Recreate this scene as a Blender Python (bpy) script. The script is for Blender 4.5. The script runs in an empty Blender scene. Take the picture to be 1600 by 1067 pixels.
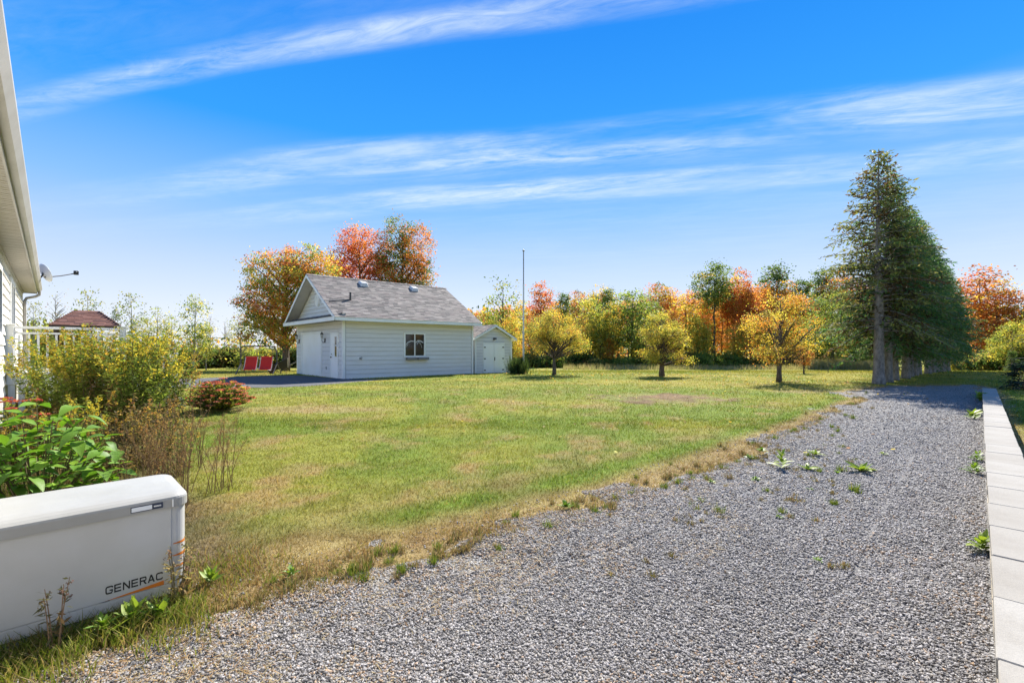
import bpy, bmesh, math, random
import numpy as np
from mathutils import Vector, Matrix
from mathutils.geometry import tessellate_polygon

rnd = random.Random(7)
rng = np.random.default_rng(11)
sc = bpy.context.scene
COL = sc.collection
R = math.radians

# ------------------------------------------------------------------ camera
F, CX, HY, CAMZ = 726.0, 800.0, 544.5, 1.70      # focal length in photo pixels, horizon row, eye height
cam_d = bpy.data.cameras.new('camera')
cam = bpy.data.objects.new('camera', cam_d)
COL.objects.link(cam)
cam.location = (0, 0, CAMZ)
cam.rotation_euler = (R(90), 0, 0)
cam_d.sensor_width = 36.0
cam_d.lens = 36.0 * F / 1600.0
cam_d.shift_y = (HY - 533.5) / 1600.0
cam_d.clip_start = 0.05
cam_d.clip_end = 5000
sc.camera = cam

# ------------------------------------------------------------------ exposure, world, sun
sc.view_settings.view_transform = 'Standard'
sc.view_settings.look = 'None'
sc.view_settings.gamma = 1.0
sc.view_settings.use_curve_mapping = False
sc.view_settings.exposure = 1.68
SUN_AZ, SUN_EL = 21.0, 43.0
SKY_STRENGTH = 0.136

world = bpy.data.worlds.new('World')
sc.world = world
world.use_nodes = True
wn, wl = world.node_tree.nodes, world.node_tree.links
for n in list(wn):
    wn.remove(n)


def wnode(t, **kw):
    n = wn.new(t)
    for k, v in kw.items():
        setattr(n, k, v)
    return n


def wmath(op, a, b=None, c=None, clamp=False):
    n = wn.new('ShaderNodeMath')
    n.operation = op
    n.use_clamp = clamp
    for i, v in enumerate((a, b, c)):
        if v is None:
            continue
        if isinstance(v, (int, float)):
            n.inputs[i].default_value = v
        else:
            wl.new(v, n.inputs[i])
    return n.outputs[0]


def wramp(fac, stops, interp='LINEAR'):
    n = wn.new('ShaderNodeValToRGB')
    n.color_ramp.interpolation = interp
    e = n.color_ramp.elements
    while len(e) < len(stops):
        e.new(0.5)
    for i, (p, c) in enumerate(stops):
        e[i].position = p
        e[i].color = (*c, 1) if len(c) == 3 else c
    wl.new(fac, n.inputs[0])
    return n.outputs[0]


def build_world():
    out = wnode('ShaderNodeOutputWorld')
    bg = wnode('ShaderNodeBackground')
    sky = wnode('ShaderNodeTexSky')
    sky.sky_type = 'NISHITA'
    sky.sun_disc = False
    sky.sun_elevation = R(SUN_EL)
    sky.sun_rotation = R(SUN_AZ)
    sky.altitude = 100
    sky.air_density = 1.0
    sky.dust_density = 0.0
    sky.ozone_density = 3.0
    tc = wnode('ShaderNodeTexCoord')
    sep = wnode('ShaderNodeSeparateXYZ')
    wl.new(tc.outputs['Generated'], sep.inputs[0])
    x, y, z = sep.outputs
    # colour of clear air by height above the horizon (deep polarised blue overhead, pale at the horizon)
    elev = wramp(wmath('MAXIMUM', z, 0.0), [
        (0.0, (1.98, 2.06, 2.26)), (0.07, (1.78, 1.94, 2.26)), (0.16, (1.26, 1.62, 2.26)),
        (0.27, (0.58, 1.24, 2.24)), (0.40, (0.05, 0.80, 2.24)), (0.60, (0.0, 0.56, 2.12)), (1.0, (0.0, 0.40, 1.6))])
    mixn = wnode('ShaderNodeMix', data_type='RGBA')
    mixn.inputs[0].default_value = 0.97
    wl.new(sky.outputs[0], mixn.inputs[6])
    wl.new(elev, mixn.inputs[7])
    clear = mixn.outputs[2]
    # cirrus on a plane high above
    zz = wmath('MAXIMUM', z, 0.02)
    u = wmath('DIVIDE', x, zz)
    v = wmath('DIVIDE', y, zz)
    b = wmath('ADD', v, wmath('MULTIPLY', u, 0.25))     # across the streaks
    a = wmath('SUBTRACT', u, wmath('MULTIPLY', v, 0.25))  # along the streaks

    def noise(sa, sb, scale, detail=6, rough=0.6, dist=0.0, w=0.0):
        c = wnode('ShaderNodeCombineXYZ')
        wl.new(wmath('MULTIPLY', a, sa), c.inputs[0])
        wl.new(wmath('MULTIPLY', b, sb), c.inputs[1])
        c.inputs[2].default_value = w
        n = wnode('ShaderNodeTexNoise')
        n.inputs['Scale'].default_value = scale
        n.inputs['Detail'].default_value = detail
        n.inputs['Roughness'].default_value = rough
        n.inputs['Distortion'].default_value = dist
        wl.new(c.outputs[0], n.inputs['Vector'])
        return n.outputs['Fac']
    big = noise(0.35, 0.5, 1.0, 3, 0.5, 0.0, 4.2)
    bw = wmath('ADD', b, wmath('MULTIPLY', wmath('SUBTRACT', big, 0.5), 0.50))
    # streak bands lie at regular distances across the wind
    band = wramp(wmath('DIVIDE', bw, 6.0), [
        (0.0, (0.35,) * 3), (0.17, (.25,) * 3), (0.215, (.10,) * 3), (0.229, (.9,) * 3), (0.238, (.8,) * 3), (0.255, (0.0,) * 3),
        (0.345, (0.0,) * 3), (0.375, (0.75,) * 3), (0.415, (1.0,) * 3), (0.437, (.3,) * 3), (0.462, (0.12,) * 3), (0.485, (0.85,) * 3),
        (0.525, (.8,) * 3), (0.57, (0.12,) * 3), (0.72, (0.14,) * 3), (1.0, (0.1,) * 3)], 'EASE')
    st = noise(0.55, 2.6, 1.5, 8, 0.60, 1.4, 1.3)
    fine = noise(1.6, 5.0, 2.6, 8, 0.68, 1.8, 7.7)
    patch = noise(0.9, 1.3, 0.9, 4, 0.55, 0.4, 2.9)
    str_ = wmath('ADD', wmath('MULTIPLY', st, 0.66), wmath('MULTIPLY', fine, 0.34))
    s1 = wramp(str_, [(0.36, (0, 0, 0)), (0.62, (1, 1, 1))])
    p1 = wramp(patch, [(0.34, (0.12,) * 3), (0.58, (1, 1, 1))])
    cl = wmath('MULTIPLY', wmath('MULTIPLY', band, p1), wmath('ADD', wmath('MULTIPLY', s1, 0.85), 0.10))
    cl = wmath('MULTIPLY', cl, wramp(wmath('MULTIPLY_ADD', a, 0.2, 0.8), [(0.0, (.1,) * 3), (0.14, (.22,) * 3), (0.62, (1, 1, 1))]))
    cl = wmath('MULTIPLY', cl, wramp(z, [(0.05, (0,) * 3), (0.16, (1, 1, 1))]), None, True)
    cmix = wnode('ShaderNodeMix', data_type='RGBA')
    wl.new(wmath('MULTIPLY', cl, 0.92, None, True), cmix.inputs[0])
    wl.new(clear, cmix.inputs[6])
    cmix.inputs[7].default_value = (2.08, 2.34, 2.36, 1)
    wl.new(cmix.outputs[2], bg.inputs[0])
    bg.inputs[1].default_value = SKY_STRENGTH
    wl.new(bg.outputs[0], out.inputs[0])


build_world()
world.cycles.sampling_method = 'MANUAL'
world.cycles.sample_map_resolution = 512

sun_d = bpy.data.lights.new('sun', 'SUN')
sun = bpy.data.objects.new('sun', sun_d)
COL.objects.link(sun)
sun_d.energy = 4.0
sun_d.angle = R(0.53)
sun_d.color = (1.0, 0.95, 0.86)
SUNDIR = Vector((math.sin(R(SUN_AZ)) * math.cos(R(SUN_EL)), math.cos(R(SUN_AZ)) * math.cos(R(SUN_EL)), math.sin(R(SUN_EL))))
sun.rotation_euler = SUNDIR.to_track_quat('Z', 'Y').to_euler()
sun.location = (0, 0, 60)
sc.cycles.max_bounces = 8
sc.cycles.diffuse_bounces = 4
sc.cycles.transmission_bounces = 4
sc.cycles.transparent_max_bounces = 8
sc.cycles.caustics_reflective = False
sc.cycles.caustics_refractive = False


# ------------------------------------------------------------------ helpers
def ss(a, b, x):
    t = np.clip((x - a) / (b - a), 0, 1)
    return t * t * (3 - 2 * t)


def vnoise(x, y, seed=0):
    x = np.asarray(x, dtype=np.float64)
    y = np.asarray(y, dtype=np.float64)
    xi, yi = np.floor(x).astype(np.int64), np.floor(y).astype(np.int64)
    fx, fy = x - xi, y - yi
    fx, fy = fx * fx * (3 - 2 * fx), fy * fy * (3 - 2 * fy)

    def h(a, b):
        n = (a * 374761393 + b * 668265263 + seed * 974634777) & 0xFFFFFFFF
        n = ((n ^ (n >> 13)) * 1274126177) & 0xFFFFFFFF
        n = n ^ (n >> 16)
        return (n & 0xFFFF) / 65535.0
    return (h(xi, yi) * (1 - fx) + h(xi + 1, yi) * fx) * (1 - fy) + (h(xi, yi + 1) * (1 - fx) + h(xi + 1, yi + 1) * fx) * fy


def fbm(x, y, s=1.0, o=4, seed=0):
    v, a, t = 0, 1.0, 0
    for i in range(o):
        v = v + a * vnoise(np.asarray(x) * s + 17.3 * i, np.asarray(y) * s - 9.1 * i, seed + i)
        t += a
        a *= 0.5
        s *= 2.03
    return v / t


def zf(x, y):
    y = np.asarray(y, dtype=np.float64)
    x = np.asarray(x, dtype=np.float64)
    return 0.35 * ss(3, 17, y) - 0.95 * ss(22, 52, y) + 0 * x


def gz(x, y):
    return float(zf(x, y))


def G(px, py):
    """where the ray through photo pixel (px, py) meets the ground"""
    dx, dz = (px - CX) / F, (HY - py) / F
    Y = np.concatenate([np.arange(0.5, 60, 0.01), np.arange(60, 300, 0.2)])
    s = CAMZ + Y * dz - zf(Y * dx, Y)
    i = int(np.argmax(s <= 0))
    return np.array((Y[i] * dx, Y[i]))


def at(px, Y):
    return (px - CX) / F * Y


LROT = math.atan2(.7046, .7096)                      # the lot's axes: u away from the house, v along its wall


def uv(u, v):
    return (u * .7096 - v * .7046, u * .7046 + v * .7096)


def touv(x, y):
    return (x * .7096 + y * .7046, -x * .7046 + y * .7096)


def poly_sd(P, X, Y):
    """signed distance to polygon P, positive inside"""
    X = np.asarray(X, float).ravel()
    Y = np.asarray(Y, float).ravel()
    d = np.full(X.shape, 1e9)
    ins = np.zeros(X.shape, bool)
    n = len(P)
    for i in range(n):
        ax, ay = P[i]
        bx, by = P[(i + 1) % n]
        ex, ey = bx - ax, by - ay
        L = ex * ex + ey * ey + 1e-12
        t = np.clip(((X - ax) * ex + (Y - ay) * ey) / L, 0, 1)
        d = np.minimum(d, (X - ax - t * ex) ** 2 + (Y - ay - t * ey) ** 2)
        if ay != by:
            c = ((ay > Y) != (by > Y)) & (X < (bx - ax) * (Y - ay) / (by - ay) + ax)
            ins ^= c
    d = np.sqrt(d)
    return np.where(ins, d, -d)


# --- mesh builders
class MB:
    """collects quads, boxes, tubes into one mesh"""

    def __init__(self):
        self.v, self.f, self.c = [], [], []

    def add(self, verts, faces, col=None):
        o = len(self.v)
        self.v.extend(verts)
        self.f.extend(tuple(i + o for i in f) for f in faces)
        if col is not None:
            self.c.extend([col] * len(verts))
        return self

    def box(self, x0, x1, y0, y1, z0, z1, col=None):
        vs = [(x0, y0, z0), (x1, y0, z0), (x1, y1, z0), (x0, y1, z0), (x0, y0, z1), (x1, y0, z1), (x1, y1, z1), (x0, y1, z1)]
        return self.add(vs, [(3, 2, 1, 0), (4, 5, 6, 7), (0, 1, 5, 4), (1, 2, 6, 5), (2, 3, 7, 6), (3, 0, 4, 7)], col)

    def hexa(self, vs, col=None):
        return self.add(vs, [(3, 2, 1, 0), (4, 5, 6, 7), (0, 1, 5, 4), (1, 2, 6, 5), (2, 3, 7, 6), (3, 0, 4, 7)], col)

    def prism(self, pts, ext, col=None):
        """polygon pts (3-D) swept by the vector ext"""
        n = len(pts)
        vs = [tuple(p) for p in pts] + [tuple(Vector(p) + Vector(ext)) for p in pts]
        fs = [tuple(range(n))[::-1], tuple(range(n, 2 * n))] + [(i, (i + 1) % n, n + (i + 1) % n, n + i) for i in range(n)]
        return self.add(vs, fs, col)

    def tube(self, pts, rad, n=6, col=None, cap=True):
        pts = [Vector(p) for p in pts]
        if isinstance(rad, (int, float)):
            rad = [rad] * len(pts)
        vs, fs = [], []
        up = None
        for i, p in enumerate(pts):
            t = (pts[min(i + 1, len(pts) - 1)] - pts[max(i - 1, 0)]).normalized()
            if up is None:
                up = Vector((1, 0, 0)) if abs(t.x) < 0.8 else Vector((0, 1, 0))
            s = t.cross(up)
            s = s.normalized() if s.length > 1e-6 else t.orthogonal().normalized()
            up = s.cross(t)
            for k in range(n):
                a = 2 * math.pi * k / n
                vs.append(tuple(p + (s * math.cos(a) + up * math.sin(a)) * rad[i]))
        for i in range(len(pts) - 1):
            for k in range(n):
                a, b = i * n + k, i * n + (k + 1) % n
                fs.append((a, b, b + n, a + n))
        if cap:
            fs.append(tuple(range(n))[::-1])
            fs.append(tuple(range((len(pts) - 1) * n, len(pts) * n)))
        return self.add(vs, fs, col)

    def lathe(self, prof, n=16, axis='z', at=(0, 0, 0), col=None):
        vs, fs = [], []
        for r, h in prof:
            for k in range(n):
                a = 2 * math.pi * k / n
                c, s = r * math.cos(a), r * math.sin(a)
                p = {'z': (c, s, h), 'x': (h, c, s), 'y': (s, h, c)}[axis]
                vs.append((p[0] + at[0], p[1] + at[1], p[2] + at[2]))
        for i in range(len(prof) - 1):
            for k in range(n):
                a, b = i * n + k, i * n + (k + 1) % n
                fs.append((a, b, b + n, a + n))
        fs.append(tuple(range(n))[::-1])
        fs.append(tuple(range((len(prof) - 1) * n, len(prof) * n)))
        return self.add(vs, fs, col)

    def mesh(self, name, mat, smooth=False, bevel=0.0, fix=True):
        me = bpy.data.meshes.new(name)
        me.from_pydata([tuple(v) for v in self.v], [], self.f)
        if self.c and len(self.c) == len(self.v):
            a = me.attributes.new('Col', 'FLOAT_COLOR', 'POINT')
            a.data.foreach_set('color', np.array([(*c[:3], 1) for c in self.c], dtype=np.float32).ravel())
        if fix or bevel:
            bm = bmesh.new()
            bm.from_mesh(me)
            bmesh.ops.recalc_face_normals(bm, faces=bm.faces)
            if bevel:
                ed = [e for e in bm.edges if len(e.link_faces) == 2 and e.calc_face_angle(0) > 0.6]
                bmesh.ops.bevel(bm, geom=ed, offset=bevel, segments=1, affect='EDGES', profile=0.5, clamp_overlap=True)
            bm.to_mesh(me)
            bm.free()
        if smooth:
            me.polygons.foreach_set('use_smooth', [True] * len(me.polygons))
        me.materials.append(mat)
        return me

    def build(self, name, mat, parent=None, smooth=False, bevel=0.0, fix=True):
        return link(name, self.mesh(name, mat, smooth, bevel, fix), parent)


def link(name, me, parent=None, loc=None, rot=None, scale=None):
    o = bpy.data.objects.new(name, me)
    COL.objects.link(o)
    if parent is not None:
        o.parent = parent
    if loc is not None:
        o.location = loc
    if rot is not None:
        o.rotation_euler = rot
    if scale is not None:
        o.scale = scale if hasattr(scale, '__len__') else (scale,) * 3
    return o


def tag(o, label=None, cat=None, group=None, kind=None):
    if label:
        o['label'] = label
    if cat:
        o['category'] = cat
    if group:
        o['group'] = group
    if kind:
        o['kind'] = kind
    return o


def thing(name, label, cat, loc=(0, 0, 0), rz=0.0, group=None):
    o = bpy.data.objects.new(name, None)
    o.empty_display_size = 0.2
    COL.objects.link(o)
    o.location = loc
    o.rotation_euler = (0, 0, rz)
    return tag(o, label, cat, group)


def copy_tree(o, parent=None):
    c = o.copy()
    COL.objects.link(c)
    if parent is not None:
        c.parent = parent
    for ch in list(o.children):
        copy_tree(ch, c)
    return c


def np_mesh(name, V, Fc, C=None, mat=None, smooth=False):
    """V (n,3), Fc (m,k) index array, C (n,3) colours"""
    me = bpy.data.meshes.new(name)
    k = Fc.shape[1]
    me.vertices.add(len(V))
    me.vertices.foreach_set('co', np.asarray(V, np.float32).ravel())
    me.loops.add(Fc.size)
    me.loops.foreach_set('vertex_index', np.asarray(Fc, np.int32).ravel())
    me.polygons.add(len(Fc))
    me.polygons.foreach_set('loop_start', np.arange(0, Fc.size, k, dtype=np.int32))
    if smooth:
        me.polygons.foreach_set('use_smooth', np.ones(len(Fc), bool))
    me.update(calc_edges=True)
    if C is not None:
        a = me.attributes.new('Col', 'FLOAT_COLOR', 'POINT')
        a.data.foreach_set('color', np.concatenate([C, np.ones((len(C), 1))], 1).astype(np.float32).ravel())
    if mat:
        me.materials.append(mat)
    return me


# --- materials
class Mat:
    def __init__(self, name, base=(.5, .5, .5), rough=0.6, spec=0.4, metal=0.0):
        self.m = bpy.data.materials.new(name)
        self.m.use_nodes = True
        self.t = self.m.node_tree
        self.n, self.l = self.t.nodes, self.t.links
        self.b = self.n['Principled BSDF']
        self.b.inputs['Base Color'].default_value = (*base, 1)
        self.b.inputs['Roughness'].default_value = rough
        self.b.inputs['Specular IOR Level'].default_value = spec
        self.b.inputs['Metallic'].default_value = metal
        self.tc = None

    def coord(self, kind='Object'):
        if self.tc is None:
            self.tc = self.n.new('ShaderNodeTexCoord')
        return self.tc.outputs[kind]

    def noise(self, scale, detail=4, rough=0.55, stretch=None, kind='Object', dist=0):
        n = self.n.new('ShaderNodeTexNoise')
        n.inputs['Scale'].default_value = scale
        n.inputs['Detail'].default_value = detail
        n.inputs['Roughness'].default_value = rough
        n.inputs['Distortion'].default_value = dist
        src = self.coord(kind)
        if stretch:
            mp = self.n.new('ShaderNodeMapping')
            mp.inputs['Scale'].default_value = stretch
            self.l.new(src, mp.inputs[0])
            src = mp.outputs[0]
        self.l.new(src, n.inputs['Vector'])
        return n.outputs['Fac']

    def voronoi(self, scale, out='Color', kind='Object', feature='F1', rnd_=1.0):
        n = self.n.new('ShaderNodeTexVoronoi')
        n.feature = feature
        n.inputs['Scale'].default_value = scale
        n.inputs['Randomness'].default_value = rnd_
        self.l.new(self.coord(kind), n.inputs['Vector'])
        return n.outputs[out]

    def ramp(self, fac, stops, interp='LINEAR'):
        n = self.n.new('ShaderNodeValToRGB')
        n.color_ramp.interpolation = interp
        e = n.color_ramp.elements
        while len(e) < len(stops):
            e.new(0.5)
        for i, (p, c) in enumerate(stops):
            e[i].position = p
            e[i].color = (*c, 1) if hasattr(c, '__len__') else (c, c, c, 1)
        self.l.new(fac, n.inputs[0])
        return n.outputs[0]

    def math(self, op, a, b=0.0):
        n = self.n.new('ShaderNodeMath')
        n.operation = op
        for i, v in enumerate((a, b)):
            if isinstance(v, (int, float)):
                n.inputs[i].default_value = v
            else:
                self.l.new(v, n.inputs[i])
        return n.outputs[0]

    def mix(self, fac, a, b, mode='MIX'):
        n = self.n.new('ShaderNodeMix')
        n.data_type = 'RGBA'
        n.blend_type = mode
        for i, v in ((0, fac), (6, a), (7, b)):
            if isinstance(v, (int, float)):
                n.inputs[i].default_value = v
            elif isinstance(v, tuple):
                n.inputs[i].default_value = (*v[:3], 1)
            else:
                self.l.new(v, n.inputs[i])
        return n.outputs[2]

    def attr(self, name='Col'):
        n = self.n.new('ShaderNodeAttribute')
        n.attribute_name = name
        return n.outputs['Color']

    def objrand(self):
        n = self.n.new('ShaderNodeObjectInfo')
        return n.outputs['Random']

    def color(self, c):
        self.l.new(c, self.b.inputs['Base Color'])
        return self

    def rough(self, c):
        self.l.new(c, self.b.inputs['Roughness'])
        return self

    def bump(self, h, strength=0.3, dist=0.01):
        n = self.n.new('ShaderNodeBump')
        n.inputs['Strength'].default_value = strength
        n.inputs['Distance'].default_value = dist
        self.l.new(h, n.inputs['Height'])
        self.l.new(n.outputs[0], self.b.inputs['Normal'])
        return self

    def translucent(self, col, amount=0.4):
        tr = self.n.new('ShaderNodeBsdfTranslucent')
        self.l.new(col, tr.inputs[0])
        mx = self.n.new('ShaderNodeMixShader')
        mx.inputs[0].default_value = amount
        self.l.new(self.b.outputs[0], mx.inputs[1])
        self.l.new(tr.outputs[0], mx.inputs[2])
        self.l.new(mx.outputs[0], self.n['Material Output'].inputs['Surface'])
        return self


def painted(name, base, rough=0.45, dirt=0.10, scale=1.5, grain=60, stretch=None, spec=0.35):
    m = Mat(name, base, rough, spec)
    a = m.noise(scale, 5, 0.6, stretch)
    dk = tuple(c * (1 - dirt) * k for c, k in zip(base, (1, .985, .95)))
    c = m.ramp(a, [(0.35, dk), (0.62, base)])
    m.color(m.mix(m.ramp(m.objrand(), [(0, 0.0), (1, 0.07)]), c, tuple(x * 0.8 for x in base)))
    m.bump(m.noise(grain, 3, 0.6, stretch), 0.12, 0.004)
    return m.m


def foliage(name, trans=0.42, rough=0.55):
    m = Mat(name, (.1, .2, .05), rough, 0.08)
    c = m.attr()
    v = m.noise(5.0, 2, 0.5)
    c2 = m.mix(m.ramp(v, [(0.3, 0.0), (0.7, 0.35)]), c, m.mix(1.0, c, (0.72, 0.78, 0.7), 'MULTIPLY'))
    m.color(c2)
    m.translucent(m.mix(1.0, c2, (1.25, 1.15, 0.75), 'MULTIPLY'), trans)
    return m.m


LEAF = foliage('leaf', 0.54)
GRASSM = foliage('grass_blade', 0.35)
NEEDLE = foliage('needle', 0.42, 0.6)


def bark_mat(name, a, b, sc_=(14, 14, 3)):
    m = Mat(name, a, 0.9, 0.15)
    n = m.noise(1.0, 6, 0.65, sc_)
    m.color(m.ramp(n, [(0.32, b), (0.62, a)]))
    m.bump(n, 0.7, 0.03)
    return m.m


BARK = bark_mat('bark', (.16, .125, .10), (.05, .04, .032))
BARK_GREY = bark_mat('spruce_bark', (.31, .275, .25), (.11, .095, .085), (9, 9, 5))
BARK_PALE = bark_mat('pale_bark', (.34, .31, .27), (.12, .10, .08), (10, 10, 8))
WHITE = painted('white_paint', (.82, .82, .80), 0.4, 0.06)
SIDING = painted('pale_grey_siding', (.70, .682, .66), 0.55, 0.05, 1.2, 90, (1, 1, 5))
SIDING_HOUSE = painted('cream_siding', (.68, .66, .61), 0.5, 0.06, 1.2, 90, (1, 1, 5))
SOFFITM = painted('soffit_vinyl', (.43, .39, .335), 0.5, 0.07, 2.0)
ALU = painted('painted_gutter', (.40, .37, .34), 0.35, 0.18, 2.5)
BLACK = Mat('black_metal', (.015, .015, .016), 0.4, 0.5).m
DARK = Mat('dark_steel', (.05, .045, .042), 0.45, 0.5).m
CONC = painted('grey_concrete', (.38, .37, .35), 0.85, 0.2, 3.0, 50)
# ------------------------------------------------------------------ the ground
edge_px = [(-160, 1200), (40, 1066), (110, 1030), (185, 994), (290, 962), (380, 945), (440, 925), (500, 905), (560, 890), (620, 872),
           (690, 855), (740, 842), (800, 822), (880, 803), (960, 778), (1040, 748), (1110, 725), (1180, 695), (1250, 665),
           (1300, 642), (1345, 624), (1318, 614), (1370, 605), (1420, 603.5), (1480, 602.5), (1522, 602)]
GRAV = [tuple(G(*p)) for p in edge_px] + [uv(21.8, -.22), uv(-0.4, -.22), uv(-0.5, 1.0), (-1.9, 1.2)]
ASPH = [tuple(G(*p)) for p in [(120, 612), (250, 605), (384, 607), (480, 603.5), (560, 596.5), (610, 592.6), (560, 592.2), (537, 591.8), (463, 586.5), (380, 588.5), (290, 592), (120, 597)]]
gx_, gy_ = -7.47, 20.6
GROT = math.atan2(.663, .749)


def gl(x, y):
    return (gx_ + .749 * x - .663 * y, gy_ + .663 * x + .749 * y)


GARAGE_P = [gl(0, 0), gl(7.09, 0), gl(7.09, 6.4), gl(0, 6.4)]
SHED_P = [gl(7.5, .35), gl(10.2, .35), gl(10.2, 3.2), gl(7.5, 3.2)]
HOUSE_P = [uv(-.68, -3), uv(-.68, 22.1), uv(-9, 22.1), uv(-9, -3)]
DECK_P = [uv(-.68, 14), uv(1.9, 14), uv(1.9, 18.5), uv(-.68, 18.5)]
GEN_P = [uv(-.6, 3.7), uv(.62, 3.78), uv(.62, 4.5), uv(-.6, 4.5)]
WALL_P = [uv(-.6, -.35), uv(20.2, -.35), uv(20.2, -.04), uv(-.6, -.04)]
MULCH = G(1035, 622)

GREEN = np.array((.165, .225, .036))
LUSH = np.array((.135, .215, .026))
YGREEN = np.array((.300, .282, .056))
TAN = np.array((.37, .29, .14))
RUST = np.array((.29, .18, .09))
SOIL = np.array((.085, .062, .042))
MULC = np.array((.21, .135, .080))
DRYPATCH = [(G(480, 640), 2.2, .55), (G(1320, 612), 2.5, .6)]


def lawncol(x, y, sd=None):
    """colour of the turf at (x, y)"""
    x, y = np.asarray(x, float), np.asarray(y, float)
    if sd is None:
        sd = poly_sd(GRAV, x, y)
    n1 = fbm(x, y, .55, 4, 3)[:, None]
    n2 = fbm(x, y, 1.7, 4, 21)[:, None]
    n3 = fbm(x, y, 5.0, 3, 40)[:, None]
    n4 = fbm(x * .35 + y * .2, y, .22, 3, 77)[:, None]
    far = ss(9, 19, y)[:, None]
    c = GREEN + (YGREEN - GREEN) * np.clip(ss(.36, .62, n1) * (.60 + .25 * far) + far * .28, 0, 1)
    c = c + (TAN - c) * ss(.52, .74, n2) * .48 * (1 - .5 * far)
    c = c + (LUSH - c) * ss(.56, .70, n4) * .45
    c = c + (RUST - c) * ss(.55, .72, n3 * .5 + n2 * .5) * .55 * (1 - .75 * far)
    d = -sd[:, None]
    near = 1 - ss(5, 12, y)[:, None]
    wide = .55 + 1.5 * near
    band = (1 - ss(.25, 1.0, d / wide + (n2 - .5) * 1.1)) * (d < 4.0)
    c = c + (RUST * .6 + TAN * .4 + (TAN - RUST) * (n3 - .5) * 1.6 - c) * band * .88
    # a fresher strip just back from the stones
    ln = np.exp(-((d - .45 - .35 * near) / (.20 + .12 * near)) ** 2) * ss(3.8, 5.0, y)[:, None] * (1 - ss(14, 17, y)[:, None])
    c = c + (LUSH - c) * np.clip(ln * (.35 + 1.1 * n2), 0, .9)
    # worn and mulched places
    mx, my = MULCH
    q = ((x - mx) / 1.75) ** 2 + ((y - my) / 1.05) ** 2
    mm = (1 - ss(.35, 1.35, q[:, None] + (n2 - .5) * 3.2 + (n3 - .5) * 1.6))
    c = c + (MULC * (.75 + .6 * n3) - c) * mm * .92
    for (p, a, b) in DRYPATCH:
        q = ((x - p[0]) / a) ** 2 + ((y - p[1]) / b) ** 2
        c = c + (TAN - c) * (1 - ss(.3, 1.3, q[:, None] + (n2 - .5))) * .6
    # beds along the house
    u, v = touv(x, y)
    bed = ((1 - ss(.9, 1.5, u)) * ss(3.6, 4.2, v) * (1 - ss(13, 14.5, v)))[:, None]
    c = c + (SOIL * 1.5 - c) * bed * .75
    return np.clip(c * (.60 + .56 * n3), 0, 1)


def groundz(x, y, sd):
    """the soil dips under the stones of the drive"""
    return zf(x, y) - np.clip(sd * .06, 0, .06) + .03 * (fbm(x, y, .5, 2, 9) - .5) * ss(40, 100, np.abs(x) + y)


def grid_mesh(name, xs, ys, zfun, colfun, mat, keep=None, smooth=True):
    X, Y = np.meshgrid(xs, ys)
    x, y = X.ravel(), Y.ravel()
    z = zfun(x, y)
    nx, ny = len(xs), len(ys)
    i = (np.arange(ny - 1)[:, None] * nx + np.arange(nx - 1)[None, :]).ravel()
    Fc = np.stack([i, i + 1, i + 1 + nx, i + nx], 1)
    if keep is not None:
        k = keep(x, y)
        Fc = Fc[k[Fc].any(1)]
    used = np.zeros(len(x), bool)
    used[Fc.ravel()] = True
    idx = np.cumsum(used) - 1
    return np_mesh(name, np.stack([x, y, z], 1)[used], idx[Fc], colfun(x[used], y[used]) if colfun else None, mat, smooth)


def stretch_axis(lo, hi, step, far, g=1.16):
    a = list(np.arange(lo, hi + 1e-6, step))
    s, p = step, hi
    up = []
    while p < far:
        s *= g
        p += s
        up.append(p)
    s, p = step, lo
    dn = []
    while p > -far:
        s *= g
        p -= s
        dn.append(p)
    return np.array(dn[::-1] + a + up)


m = Mat('turf', (.1, .15, .04), 0.95, 0.1)
c = m.attr()
n1 = m.noise(38, 5, 0.7)
n2 = m.noise(9, 4, 0.6)
c = m.mix(m.ramp(n1, [(0.35, 0.55), (0.6, 0.0)]), c, m.mix(1.0, c, (.55, .52, .5), 'MULTIPLY'))
c = m.mix(m.ramp(n2, [(0.45, 0.0), (0.75, 0.4)]), c, m.mix(1.0, c, (1.5, 1.4, 1.3), 'MULTIPLY'))
m.color(c)
m.bump(m.math('ADD', n1, n2), 0.9, 0.04)
TURF = m.m

gxs = stretch_axis(-14, 22, 0.16, 900)
gys = np.concatenate([np.arange(-8, 0.5, .5), np.arange(0.5, 30, 0.16), [30.2]])
s, p = .2, 30.2
tail = []
while p < 1500:
    s *= 1.1
    p += s
    tail.append(p)
gys = np.concatenate([-8 - np.array([400, 200, 100, 50, 25, 12, 6, 3, 1.5]), gys, tail])
SDC = {}


def ground_z(x, y):
    sd = np.full(len(x), -9.0)
    k = (x > -5) & (x < 20) & (y > -3) & (y < 22)
    sd[k] = poly_sd(GRAV, x[k], y[k])
    SDC['sd'] = sd
    return groundz(x, y, sd)


def ground_c(x, y):
    return lawncol(x, y, SDC['sd'])


ground = link('lawn_ground', grid_mesh('lawn_ground', gxs, gys, ground_z, ground_c, TURF))
tag(ground, kind='structure')

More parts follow.
